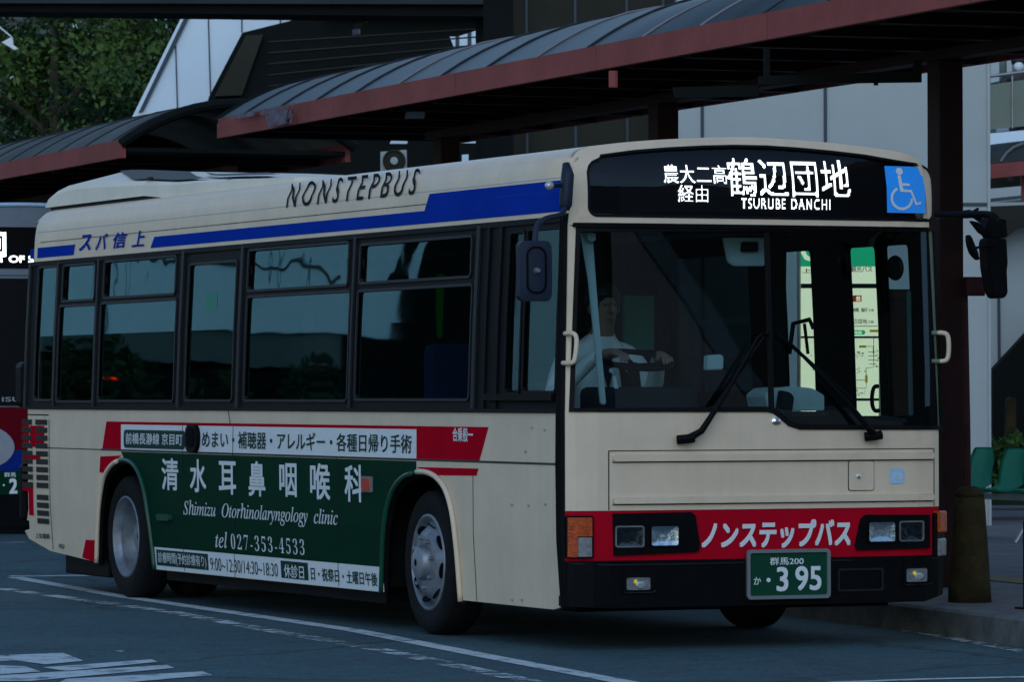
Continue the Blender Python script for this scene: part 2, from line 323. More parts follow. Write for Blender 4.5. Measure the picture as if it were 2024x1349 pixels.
def fit_text(body, u0, u1, v0, v1, shear=0.0, bold=0.0, space=1.0):
    """outline text fitted to a box; a heavier weight is laid up from shifted copies, each a hair above the last"""
    bm = text_bm(body, min(bold, 0.0), space)
    for v in bm.verts: v.co.x += v.co.y*shear
    xs = [v.co.x for v in bm.verts]; ys = [v.co.y for v in bm.verts]
    a, b, c, d = min(xs), max(xs), min(ys), max(ys)
    for v in bm.verts: v.co = ((u0+(v.co.x-a)/(b-a)*(u1-u0)), (v0+(v.co.y-c)/(d-c)*(v1-v0)), 0)
    if bold > 0:
        bu, bv = bold*(u1-u0)/(b-a), bold*(v1-v0)/(d-c); base = bm.copy(); V0 = [v.co.copy() for v in base.verts]; base.verts.index_update()
        for v in bm.verts: v.co.x -= bu; v.co.y -= bv
        for k, (i, j) in enumerate(((1, -1), (-1, 1), (1, 1), (0, 0))):
            nv = [bm.verts.new((p.x+i*bu, p.y+j*bv, .00025*(k+1))) for p in V0]
            for f in base.faces: bm.faces.new([nv[q.index] for q in f.verts])
        base.free()
    return bm
def cut_grid(bm, du, dv):
    if not len(bm.verts): return bm
    for ax, st in ((0, du), (1, dv)):
        if not st: continue
        lo = min(v.co[ax] for v in bm.verts); hi = max(v.co[ax] for v in bm.verts)
        k = math.floor(lo/st)+1
        while k*st < hi-1e-4:
            co = [0, 0, 0]; no = [0, 0, 0]; co[ax] = k*st; no[ax] = 1
            bmesh.ops.bisect_plane(bm, geom=bm.verts[:]+bm.edges[:]+bm.faces[:], plane_co=co, plane_no=no)
            k += 1
    return bm
def wrap(bm, fmap, off=0.0, thick=0.0, du=0, dv=0, into=None):
    """flat (u,v) faces onto a surface; fmap(u,v,off); with a thickness inward"""
    cut_grid(bm, du, dv)
    out = into if into is not None else bmesh.new()
    uv = [(v.co.x, v.co.y) for v in bm.verts]; up = [v.co.z for v in bm.verts]; bm.verts.index_update()
    top = [out.verts.new(fmap(u, v, off+w)) for (u, v), w in zip(uv, up)]
    bot = [out.verts.new(fmap(u, v, off-thick)) for u, v in uv] if thick else None
    fs = []
    for f in bm.faces:
        ix = [v.index for v in f.verts]
        fs.append(out.faces.new([top[i] for i in ix]))
        if thick: fs.append(out.faces.new([bot[i] for i in reversed(ix)]))
    if thick:
        for e in bm.edges:
            if len(e.link_faces) == 1:
                a, b = e.verts[0].index, e.verts[1].index
                fs.append(out.faces.new((top[a], top[b], bot[b], bot[a])))
        bmesh.ops.recalc_face_normals(out, faces=fs)
    bm.free(); return out
def rrect(u0, u1, v0, v1, r, n=6):
    P = []
    for cx, cy_, a in ((u1-r, v1-r, 0), (u0+r, v1-r, 90), (u0+r, v0+r, 180), (u1-r, v0+r, 270)):
        for k in range(n+1):
            t = math.radians(a+90*k/n); P.append((cx+r*math.cos(t), cy_+r*math.sin(t)))
    return P
def smooth_path(pts, n=6, closed=False):
    P = [Vector(p) for p in pts]; out = []; N = len(P)
    for i in range(N if closed else N-1):
        a = P[i-1] if (closed or i > 0) else P[0]; b = P[i]; c = P[(i+1) % N]; d = P[(i+2) % N] if (closed or i+2 < N) else P[-1]
        for k in range(n):
            t = k/n; out.append(0.5*((2*b)+(c-a)*t+(2*a-5*b+4*c-d)*t*t+(3*b-a-3*c+d)*t**3))
    if not closed: out.append(P[-1])
    return out
def skin_mesh(verts, edges, radii, root=0, sub=2):
    me = bpy.data.meshes.new('s'); me.from_pydata(verts, edges, []); o = bpy.data.objects.new('s', me); C.objects.link(o)
    md = o.modifiers.new('k', 'SKIN'); md.use_smooth_shade = True
    for i, sv in enumerate(me.skin_vertices[0].data):
        r = radii[i]; sv.radius = r if isinstance(r, tuple) else (r, r); sv.use_root = (i == root)
    o.modifiers.new('u', 'SUBSURF').levels = sub
    bpy.context.view_layer.update(); dg = bpy.context.evaluated_depsgraph_get()
    out = bpy.data.meshes.new_from_object(o.evaluated_get(dg)); bpy.data.objects.remove(o); return out

# ================================================================== SETTING: ground
S_DIR = 0.055                                     # the platform line swings away from the bus by this slope
def plat(x0, Y): return x0 + S_DIR*(Y-4)
bm = B(); v = [bm.verts.new(p) for p in ((-600, -400, 0), (600, -400, 0), (600, 900, 0), (-600, 900, 0))]; bm.faces.new(v)
struct(obj('ground', bm, M_ASPHALT))
KERB = [(0.55, -9.0), (1.08, -2.4), (1.32, -0.53), (1.73, 2.56), (2.6, 9.0), (3.75, 18.0), (4.6, 30.0), (6.5, 60.0)]
bm = B()
pl = [Vector((x, y, 0)) for x, y in KERB]
def offs(P, d):
    out = []
    for i, p in enumerate(P):
        t = (P[min(i+1, len(P)-1)]-P[max(i-1, 0)]).normalized(); out.append(p+Vector((t.y, -t.x, 0))*d)
    return out
pk = offs(pl, 0.18)
for i in range(len(pl)-1):
    a, b, c, d = pl[i], pl[i+1], pk[i+1], pk[i]
    N = max(1, int((b-a).length/0.6))
    for k in range(N):
        e0, e1 = a.lerp(b, k/N), a.lerp(b, (k+1)/N); g0, g1 = d.lerp(c, k/N), d.lerp(c, (k+1)/N)
        s = 0.004/(e1-e0).length; e0, e1 = e0.lerp(e1, s), e1.lerp(e0, s); g0, g1 = g0.lerp(g1, s), g1.lerp(g0, s)
        z = Vector((0, 0, 0.157))
        pr_ = [e0, e0+z*0.9, e0+z+(g0-e0)*.1, g0+z, g0]
        pr2 = [e1, e1+z*0.9, e1+z+(g1-e1)*.1, g1+z, g1]
        A = [bm.verts.new(p) for p in pr_]; Bv = [bm.verts.new(p) for p in pr2]
        bm.faces.new(A); bm.faces.new(Bv[::-1])
        for q in range(5): bm.faces.new((A[q], Bv[q], Bv[(q+1) % 5], A[(q+1) % 5]))
bmesh.ops.recalc_face_normals(bm, faces=bm.faces)
struct(obj('kerb', bm, M_KERB))
bm = B(); P = pk + [Vector((60, 60, 0)), Vector((60, -9, 0))]
prism(bm, [p+Vector((0, 0, 0.153)) for p in P], (0, 0, -0.12)); struct(obj('sidewalk', bm, M_PAVE))
# yellow tactile strip
bm = B()
for i in range(len(pl)-1):
    q0, q1, q2, q3 = offs(pl, 1.75)[i], offs(pl, 1.75)[i+1], offs(pl, 2.05)[i+1], offs(pl, 2.05)[i]
    bm.faces.new([bm.verts.new(q+Vector((0, 0, 0.158))) for q in (q0, q1, q2, q3)])
struct(obj('tactile_paving', bm, M_TACTILE))
# painted lines on the road
def ground_strip(name, pts_px, w, m, z=0.004):
    P = [Vector((*gnd(x, y), z)) for x, y in pts_px]; L = offs(P, w/2); R_ = offs(P, -w/2); bm = B()
    for i in range(len(P)-1): bm.faces.new([bm.verts.new(q) for q in (L[i], L[i+1], R_[i+1], R_[i])])
    return struct(obj(name, bm, m))
ground_strip('road_marking', [(30, 1143), (230, 1179), (440, 1210), (700, 1248), (960, 1299), (1240, 1352)], 0.13, M_PAINT1)
ground_strip('road_marking', [(0, 1165), (180, 1190), (340, 1212), (520, 1246), (760, 1288), (1060, 1352)], 0.13, M_PAINT2)
ground_strip('road_marking', [(20, 1141), (230, 1139)], 0.20, M_PAINT1, 0.0045)
ground_strip('road_marking', [(-60, 1075), (50, 1073)], 0.15, M_PAINT2)
ground_strip('road_marking', [(1640, 1352), (1830, 1345), (2060, 1340)], 0.10, M_PAINT1)
ground_strip('road_marking', [(1560, 1202), (1750, 1240), (2024, 1290)], 0.10, M_PAINT2)
bm = B()
for poly in ([(0, 1298), (125, 1293), (165, 1309), (90, 1316), (30, 1308), (0, 1310)], [(85, 1322), (300, 1306), (312, 1311), (130, 1329)],
             [(0, 1318), (50, 1320), (80, 1330), (0, 1336)], [(0, 1338), (330, 1317), (345, 1323), (60, 1349), (0, 1349)], [(130, 1345), (400, 1330), (420, 1337), (250, 1352), (110, 1356)],
             [(225, 1289), (247, 1289), (240, 1291)]):
    bm.faces.new([bm.verts.new((*gnd(x, y), 0.0042)) for x, y in poly])
struct(obj('road_marking', bm, M_PAINT1))

# ================================================================== platform canopies
Z0, Z1, ZA, HWD = 3.62, 3.79, 4.19, 1.15           # fascia bottom / top, apex, half width
def vault_pt(Y, t):                                 # t 0..1 across
    a = PI*t; xo = HWD*(1-math.cos(a)); return Vector((plat(1.9, Y)+xo, Y-S_DIR*xo, Z1-.01+(ZA-Z1)*(1-math.cos(a)**2)**1.0*1.0))
def canopy(label, Y0, Y1, ribs, joints, cols, dz=0.0, pale=(), stain=None):
    root = thing('platform_canopy', label, 'canopy', (plat(3.05, (Y0+Y1)/2), (Y0+Y1)/2, 0), 'vaulted canopies over the bus platform')
    n = 20
    bm = B(); g = [[bm.verts.new(vault_pt(Y, k/n)) for k in range(n+1)] for Y in (Y0, Y1)]; g2 = [[bm.verts.new(vault_pt(Y, k/n)-Vector((0, 0, .03))) for k in range(n+1)] for Y in (Y0, Y1)]
    for k in range(n):
        bm.faces.new((g[0][k], g[0][k+1], g[1][k+1], g[1][k])); bm.faces.new((g2[0][k], g2[1][k], g2[1][k+1], g2[0][k+1]))
        for e in (0, 1): bm.faces.new((g[e][k], g2[e][k], g2[e][k+1], g[e][k+1]))
    bmesh.ops.recalc_face_normals(bm, faces=bm.faces)
    o = obj('vault_roof', bm, M_ROOFMETAL if dz == 0 else M_ROOFLIFT, root, True); o.location.z = dz
    for Y in ribs:
        bm = B(); tube(bm, [vault_pt(Y, k/16)+Vector((0, 0, .006)) for k in range(17)], 0.011, 6); obj('roof_rib', bm, M_RIBPALE if any(abs(Y-p) < .3 for p in pale) else M_RIB, root).location.z = dz
    for side, x0 in ((0, 1.9), (1, 1.9+2*HWD)):
        bm = B(); js = [Y0]+[j for j in joints if Y0 < j < Y1]+[Y1]
        for a, b in zip(js, js[1:]):
            a += .006; b -= .006; th = 0.05 if side else -0.05
            obox(bm, (plat(x0, a), a, Z0), (plat(x0, b)-plat(x0, a), b-a, 0), (-th, 0, 0), (0, 0, Z1-Z0))
        obj('fascia', bm, M_FASCIA, root).location.z = dz
    if stain:
        a, b = stain; bm = B(); q = lambda y, z: Vector((plat(1.9, y)-.053, y, z))
        prism(bm, [q(b+1.1, Z1-.04), q(b+.1, Z1-.05), q(b, Z0+.006), q(a, Z0+.006), q(a-.05, Z1-.03), q(a-.1, Z1-.002), q(b+1.1, Z1-.002)], (-.003, 0, 0))
        obj('stain', bm, M_STAIN, root).location.z = dz
    # soffit, cross beams and gutter beam
    bm = B(); obox(bm, (plat(1.96, Y0), Y0, Z0+.06), (plat(1.96, Y1)-plat(1.96, Y0), Y1-Y0, 0), (2*HWD-.12, 0, 0), (0, 0, .04)); obj('soffit', bm, M_SOFFIT if dz == 0 else M_DECK, root).location.z = dz  # far soffit takes a near-black colour to hide caught light
    bm = B(); Y = Y1-.4
    while Y > Y0:
        obox(bm, (plat(2.0, Y), Y, Z0-.012), (2*HWD-.2, -S_DIR*(2*HWD), 0), (0, .10, 0), (0, 0, .07)); Y -= 1.03
    obj('cross_beam', bm, M_STEELBROWN, root).location.z = dz
    bm = B(); obox(bm, (plat(2.98, Y0+.2), Y0+.2, Z0-.12), (plat(2.98, Y1-2.5)-plat(2.98, Y0+.2), Y1-Y0-2.7, 0), (.14, 0, 0), (0, 0, .068)); obj('ridge_beam', bm, M_STEELBROWN, root).location.z = dz
    for e in (Y0, Y1):                              # arched end frame
        bm = B(); tube(bm, [vault_pt(e, k/16)-Vector((0, 0, .03)) for k in range(17)], 0.05, 8); obj('end_arch', bm, M_DECK, root).location.z = dz
    for Y in cols:
        bm = B(); X = plat(3.05, Y); box(bm, X-.085, X+.085, Y-.085, Y+.085, .153, Z0-.12+dz, .008)
        ob = obj('column', bm, M_STEELBROWN, root)
        bm = B(); box(bm, X-.14, X+.14, Y-.14, Y+.14, .152, .18, .004)
        obj('base_plate', bm, M_STEELBROWN, ob)
    rebase(root); return root
cn = canopy('long barrel vaulted canopy with red brown fascia above the near bus', -3.0, 15.95, [4.85-1.03*k for k in range(-10, 8)], [0.8, 3.75, 6.75, 9.68, 12.63], [3.5, 8.3, 13.1, -1.6], pale=(5.89, 7.99, 4.85, 10.9), stain=(13.6, 14.25))
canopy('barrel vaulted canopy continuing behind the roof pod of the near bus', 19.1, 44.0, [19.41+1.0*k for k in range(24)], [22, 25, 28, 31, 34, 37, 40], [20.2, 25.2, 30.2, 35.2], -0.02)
# downpipe clamped to the near column
bm = B(); X = plat(3.05, 3.5); tube(bm, [(X+.125, 3.46, .16), (X+.115, 3.46, 1.2), (X+.10, 3.46, 2.0)], .035, 10); box(bm, X+.08, X+.21, 3.36, 3.44, 2.0, 2.12, .005)
dp = obj('downpipe', bm, M_PIPERED); tag(dp, 'red drain pipe fixed to the brown column behind the near bus', 'pipe')
# hanging bar under the canopy
bm = B(); D = 30.0
slab(bm, [(1500, 150), (1822, 140), (1822, 162), (1500, 166)], D, .06); slab(bm, [(1806, 118), (1822, 116), (1822, 140), (1806, 140)], D, .06); slab(bm, [(1728, 142), (1736, 142), (1736, 168), (1728, 168)], D-.01, .05)
slab(bm, [(1510, 95), (1522, 95), (1522, 150), (1510, 150)], D, .06); slab(bm, [(1330, 172), (1500, 168), (1500, 190), (1335, 193)], D+.1, .06)
tag(obj('hanging_bar', bm, M_DECK), 'dark steel bar hung below the canopy beside the near column', 'bar')
# little gutter spout, pale lamp, fan box
bm = B(); P = dep(1212, 140, 29.0); tube(bm, [P, P-Vector((0, 0, .10))], .028, 10); tag(obj('gutter_spout', bm, M_FASCIA), 'short brown spout hanging from the underside of the red fascia', 'spout')
lt = thing('canopy_lamp', 'unlit pale lamp fixture under the canopy above the blue stripe', 'lamp', dep(822, 226, 38))
bm = B(); slab(bm, [(802, 222), (815, 219), (840, 219), (838, 232), (800, 233)], 38.0, .14); obj('diffuser', bm, M_PALEWALL, lt)
bm = B(); slab(bm, [(808, 205), (830, 205), (842, 218), (812, 218)], 38.0, .12); obj('bracket', bm, M_STEELBROWN, lt); rebase(lt)
ft = thing('fan_box', 'white box with round dark fan below the station deck', 'fan unit', dep(777, 330, 56))
bm = B(); slab(bm, [(752, 300), (803, 296), (804, 342), (752, 346)], 56.0, .25); obj('casing', bm, M_PALEWALL, ft)
bm = B(); c0 = dep(779, 318, 55.95); Mx = Matrix.Translation(c0) @ (Vector(-FW).to_track_quat('Z', 'Y').to_matrix().to_4x4())
lathe(bm, [(.135, -.03), (.135, .01), (.12, .02), (.10, .005)], Mx, 28); obj('fan_grille', bm, M_DARKWALL, ft)
bm = B(); lathe(bm, [(.045, 0), (.045, .03), (.03, .035)], Mx, 20); obj('hub', bm, M_PALEWALL, ft); rebase(ft)

# ================================================================== station building
def joints(bm, lines, D, w=.012):
    for (x0, y0), (x1, y1) in lines:
        a, b = dep(x0, y0, D), dep(x1, y1, D); t = (b-a).normalized(); n = t.cross(Vector(FW)).normalized()*w/2
        prism(bm, [a-n, a+n, b+n, b-n], Vector(FW)*.02)
st = thing('station_wall', 'pale grey panelled station wall behind the right side of the canopy', 'wall', (*dep(1640, 778, 44)[:2], 0))
bm = B(); slab(bm, [(1338, -160), (1952, -160), (1958, 1100), (1338, 1100)], 44.0, .5); obj('panel', bm, M_PALEWALL, st)
for l_ in (((1387, -160), (1390, 900)), ((1630, -160), (1634, 900)), ((1800, 404), (1957, 404))):
    bm = B(); joints(bm, [l_], 43.985, .03); obj('panel_joint', bm, M_JOINT, st)
bm = B(); slab(bm, [(1950, -150), (1956, -150), (1960, 1090), (1955, 1090)], 43.97, .04); obj('corner_trim', bm, M_PALEWALL, st); rebase(st)
dw = thing('shade_coloured_wall', 'panelled wall coloured dark for the shade behind the canopy vault', 'wall', (*dep(1170, 778, 46)[:2], 0))
bm = B(); slab(bm, [(1010, -160), (1337, -160), (1337, 1100), (1010, 1100)], 46.0, .5); obj('panel', bm, M_DARKWALL, dw)  # shade below the overhang put into the panel colour
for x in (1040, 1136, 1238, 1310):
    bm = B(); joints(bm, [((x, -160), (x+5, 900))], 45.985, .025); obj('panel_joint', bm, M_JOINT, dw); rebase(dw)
bm = B(); slab(bm, [(955, -160), (1014, -160), (1016, 1040), (957, 1040)], 45.0, .3); tag(obj('deck_column', bm, M_DECK), 'thick black steel column rising behind the canopy ridge', 'column')
# elevated deck with underside shade put into its colour, with gaps where daylight shows
dk = thing('station_deck', 'dark elevated station deck looming over the canopy', 'deck', (*dep(720, 778, 60)[:2], 0))
deck = [[(478, 66), (626, 27), (626, -160), (1010, -160), (1010, 980), (380, 980), (380, 330), (413, 191)],
        [(889, 72), (904, 72), (954, 56), (954, 92), (898, 96)],
        [(776, 273), (806, 273), (805, 284), (770, 284)], [(912, 273), (943, 273), (943, 283), (912, 283)], [(941, 297), (960, 296), (960, 345), (941, 345)], [(913, 306), (926, 305), (926, 345), (913, 345)]]
def dmap(D): return lambda u, v, o: dep(u, -v, D-o)
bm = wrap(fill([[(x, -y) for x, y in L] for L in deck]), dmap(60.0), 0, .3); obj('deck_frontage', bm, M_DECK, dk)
bm = B(); slab(bm, [(486, 70), (520, 68), (478, 188), (424, 190)], 59.9, .08); obj('soffit_strip', bm, M_DARKWALL, dk)
bm = B(); joints(bm, [((530, 60+k*22), (950, 40+k*16)) for k in range(1, 9)], 59.985, .018)
obj('cladding_line', bm, M_DARKWALL, dk)
bm = B(); slab(bm, [(640, 0), (950, -20), (950, 30), (640, 26)], 59.7, .2); obj('edge_beam', bm, M_DARKWALL, dk); rebase(dk)
bk = thing('far_wall', 'pale far building wall glimpsed through the gaps of the dark deck', 'wall', (*dep(880, 778, 74)[:2], 0))
bm = B(); slab(bm, [(740, -60), (980, -60), (980, 980), (740, 980)], 74.0, .4); obj('panel', bm, M_WHITEWALL, bk)
for x in (904, 928):
    bm = B(); joints(bm, [((x, 20), (x, 120))], 73.98, .06); obj('panel_joint', bm, M_JOINT, bk)
rebase(bk)
# slanting white cladded end of the stair building
ww = thing('stair_enclosure', 'white clad stair enclosure with slanting sides left of the dark deck', 'building', (*dep(400, 778, 62)[:2], 0))
wp = [(364, -90), (640, -90), (640, 24), (480, 64), (414, 191), (400, 260), (236, 262), (264, 226)]
wp = [(420, -90), (640, -90), (640, 24), (480, 64), (414, 191), (380, 262), (246, 262), (364, 22)]
bm = B(); slab(bm, wp, 62.0, 5.0); obj('cladding', bm, M_WHITEWALL, ww)
for l_ in (((347, 90), (352, 262)), ((409, -60), (416, 190)), ((477, -60), (478, 64)), ((553, -60), (554, 46))):
    bm = B(); joints(bm, [l_], 61.98, .016); obj('panel_joint', bm, M_JOINT, ww)
bm = B(); slab(bm, [(370, 22), (379, 22), (283, 218), (274, 222)], 61.95, .1); obj('dark_edge_strip', bm, M_JOINT, ww)
bm = B(); slab(bm, [(414, 191), (480, 64), (640, 24), (640, 30), (483, 69), (419, 193)], 61.9, .4); obj('eaves_strip', bm, M_DECK, ww); rebase(ww)
# footbridge edge across the top
fb = thing('footbridge', 'dark footbridge edge crossing along the top of the view', 'footbridge', (*dep(300, 778, 50)[:2], 0))
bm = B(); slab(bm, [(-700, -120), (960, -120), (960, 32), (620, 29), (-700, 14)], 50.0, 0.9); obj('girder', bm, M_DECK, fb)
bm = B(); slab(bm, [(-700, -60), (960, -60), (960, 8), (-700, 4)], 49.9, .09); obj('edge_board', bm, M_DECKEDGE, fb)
for x in (-640, 940):
    bm = B(); slab(bm, [(x, 20), (x+30, 20), (x+30, 1018), (x, 1018)], 50.4, .3); obj('pier', bm, M_DECK, fb)
rebase(fb)
sc_ = thing('security_camera', 'small white camera on a thin drop pole under the dark deck', 'camera', dep(705, 60, 52))
bm = B(); tube(bm, [dep(725, -40, 52.2), dep(724, 46, 52.2)], .018, 8); obj('pole', bm, M_CONC, sc_)
bm = B(); slab(bm, [(696, 58), (711, 56), (711, 67), (697, 69)], 52.0, .12); obj('body', bm, M_SILVER, sc_)
bm = B(); slab(bm, [(698, 48), (716, 44), (718, 50), (703, 58)], 52.05, .1); obj('hood', bm, M_DARKWALL, sc_); rebase(sc_)

# right side: stair block, balcony, second canopy
sw = thing('stair_wall', 'pale wall with dark sloping stair flank at the far right', 'wall', (*dep(1990, 900, 50)[:2], 0))
bm = B(); slab(bm, [(1900, 400), (2120, 400), (2120, 985), (1900, 985)], 50.0, .4); obj('panel', bm, M_PALEWALL, sw)
bm = B(); joints(bm, [((1973, 440), (1976, 760))], 49.98, .03); obj('panel_joint', bm, M_JOINT, sw)
bm = B(); slab(bm, [(1962, 733), (2022, 668), (2120, 560), (2120, 985), (1964, 985)], 49.6, .35); obj('stair_flank', bm, M_DECK, sw)
bm = B(); slab(bm, [(1956, 408), (2060, 404), (2060, 445), (2016, 450), (1990, 468), (1956, 440)], 49.5, .4); obj('dark_soffit', bm, M_DARKWALL, sw)
rebase(sw)
bm = B(); slab(bm, [(1990, 792), (1997, 785), (2008, 788), (2010, 880), (1988, 880)], 47.0, .18); tag(obj('stone_post', bm, M_CONC), 'upright brownish stone post standing behind the hedge', 'post')
bl = thing('balcony', 'upper balcony with teal glass railing at the far right', 'balcony', (*dep(2010, 778, 60)[:2], 0))
bm = B(); slab(bm, [(1940, -300), (2700, -300), (2700, 262), (1940, 282)], 62.0, .3); obj('back_wall', bm, M_BALC, bl)
bm = B(); slab(bm, [(1955, 168), (2160, 136), (2160, 236), (1955, 256)], 60.0, .04); obj('railing_glass', bm, M_BALC, bl)
bm = B(); tube(bm, [dep(1955, 151, 59.95), dep(2160, 124, 59.95)], .02, 8)
for x in (1955, 2001, 2050, 2100): tube(bm, [dep(x, 151-.132*(x-1955), 59.97), dep(x, 258-.1*(x-1955), 59.97)], .012, 6)
obj('handrail', bm, M_STEEL, bl)
bm = B(); slab(bm, [(1955, 264), (2160, 244), (2160, 262), (1955, 286)], 59.8, 2.2); obj('white_edge', bm, M_WHITEWALL, bl)
bm = B(); slab(bm, [(1940, 287), (2700, 263), (2700, 965), (1940, 965)], 62.1, .3); obj('under_wall', bm, M_DARKWALL, bl)
bm = B(); slab(bm, [(1958, 95), (1975, 92), (1975, 160), (1958, 164)], 61.9, .05); slab(bm, [(1990, 88), (2002, 86), (2000, 150), (1990, 152)], 61.9, .05); slab(bm, [(1972, 252), (2000, 250), (2000, 258), (1972, 260)], 61.5, .2); obj('pale_patch', bm, M_PALEWALL, bl)
rebase(bl)
rc = thing('platform_canopy', 'small red trimmed canopy below the balcony at the far right', 'canopy', (*dep(2010, 778, 56)[:2], 0), 'vaulted canopies over the bus platform')
bm = B(); slab(bm, [(1950, 324), (1952, 296), (1975, 288), (2010, 281), (2060, 277), (2160, 274), (2160, 306)], 56.0, 2.0); obj('vault_roof', bm, M_ROOFMETAL, rc)
bm = B(); tube(bm, [dep(1978, 319, 55.97), dep(1990, 302, 55.97), (dep(2004, 291, 55.97)), dep(2024, 283, 55.97)], .018, 6); obj('roof_rib', bm, M_RIBPALE, rc)
bm = B(); slab(bm, [(1950, 325), (2160, 306), (2160, 332), (1950, 354)], 55.95, .08); obj('fascia', bm, M_FASCIA, rc)
bm = B(); slab(bm, [(2020, 346), (2034, 346), (2034, 1000), (2020, 1000)], 56.3, .2); obj('column', bm, M_FASCIA, rc); rebase(rc)
bd = thing('white_board', 'white striped board under the small canopy at the far right', 'board', dep(1988, 405, 53))
bm = B(); slab(bm, [(1950, 374), (2018, 368), (2018, 405), (1950, 411)], 53.0, .1); obj('board', bm, M_PALEWALL, bd)
bm = B(); joints(bm, [((1950, 396), (2018, 389)), ((1950, 404), (2018, 398))], 52.98, .03); obj('stripe', bm, M_JOINT, bd); rebase(bd)

# station forecourt buildings across the road (mirrored in the bus windows)
pb = thing('plaza_building', 'pale topped building across the plaza with dark lower floors', 'building', (-27, 64, 0))
ax = Vector((-.93, -.365, 0)); ay = Vector((-.365, .93, 0)); o0 = Vector((-23.2, 60.5, 0))
bm = B(); obox(bm, o0-ax*14.0+Vector((0, 0, 4.0)), ax*14.9, ay*8, (0, 0, 9.0)); obj('upper_wall', bm, M_WHITEWALL, pb)
bm = B(); obox(bm, o0-ax*13.95+ay*.1+Vector((0, 0, 3.35)), ax*14.8, ay*7.8, (0, 0, .65)); obj('parapet_band', bm, M_MIDWALL, pb)
bm = B(); obox(bm, o0-ax*13.9+ay*.3, ax*14.7, ay*7.4, (0, 0, 3.35)); obj('lower_wall', bm, M_DECK, pb)
bm = B()
for k in range(5): obox(bm, o0-ax*(2.0+2.7*k)-ay*.02+Vector((0, 0, 4.05)), ax*.05, ay*.02, (0, 0, 8.9))
obox(bm, o0-ax*14-ay*.03+Vector((0, 0, 5.9)), ax*14, ay*.03, (0, 0, .08)); obox(bm, o0-ax*6-ay*.03+Vector((0, 0, 6.9)), ax*6.5, ay*.03, (0, 0, .5)); obox(bm, o0-ax*6-ay*.03+Vector((0, 0, 7.7)), ax*6.5, ay*.03, (0, 0, .9))
obj('wall_joint', bm, M_JOINT, pb)
for u in (4.4, 4.5, 4.6, 5.35, 5.43, 8.9):
    bm = B(); obox(bm, o0-ax*u+ay*.2+Vector((0, 0, 2.85)), ax*.045, ay*.09, (0, 0, .08)); obj('added_red_lamp', bm, M_REDGLOW, pb)  # added lamps, placed for red dots in the bus window reflections
rebase(pb)
pb2 = thing('plaza_building', 'narrow dark building across the plaza', 'building', (-25, 60, 0))
bm = B(); obox(bm, o0+ax*.01+ay*.05, ax*2.9, ay*12, (0, 0, 14)); obj('wall', bm, M_DECK, pb2)
bm = B()
for j in range(3): obox(bm, o0+ax*1.5+ay*.25+Vector((0, 0, 3.2+3.6*j)), ax*1.6, ay*.05, (0, 0, 1.8))
obj('window', bm, M_TEAL, pb2); rebase(pb2)
pb3 = thing('plaza_building', 'long pale block across the plaza beyond the narrow dark building', 'building', (-36, 56, 0))
bm = B(); obox(bm, o0+ax*2.93+ay*.2+Vector((0, 0, 3.2)), ax*26, ay*9, (0, 0, 8)); obj('upper_wall', bm, M_PALEWALL, pb3)
bm = B(); obox(bm, o0+ax*2.93+ay*.4, ax*25.8, ay*8.6, (0, 0, 3.2)); obj('lower_wall', bm, M_DECK, pb3)
bm = B()
for k in range(6): obox(bm, o0+ax*(4.6+2.2*k)+ay*.17+Vector((0, 0, 6.2)), ax*1.2, ay*.03, (0, 0, 1.1))
obj('window', bm, M_TEAL, pb3); rebase(pb3)
# far town blocks that close the view on both sides of the station
for label, x0, x1, D, h, m_ in (('long pale office block far behind the left end of the canopy', -2600, -1500, 170, 16, M_PALEWALL), ('dark office block far to the left of the teal building', -1480, -560, 150, 20, M_MIDWALL),
                          ('pale apartment block far to the right of the station', 2760, 4300, 120, 18, M_PALEWALL), ('grey warehouse far beyond the right end of the platform', 4320, 6800, 130, 11, M_MIDWALL)):
    P = dep(x0, 778, D); Q_ = dep(x1, 778, D); P.z = Q_.z = 0; t = (Q_-P); dv = Vector(FW); dv.z = 0; dv.normalize()
    r = thing('town_building', label, 'building', tuple(P.lerp(Q_, .5)))
    bm = B(); obox(bm, P, t, dv*12, (0, 0, h)); obj('wall', bm, m_, r)
    nb_ = int(t.length/5)
    for j in range(int(h/3.4)):
        bm = B()
        for k in range(nb_): obox(bm, P+t*((k+.2)/nb_)-dv*.06+Vector((0, 0, 1.2+3.3*j)), t*(.6/nb_), dv*.08, (0, 0, 1.5))
        obj('window_strip', bm, M_TEAL, r)
    rebase(r)
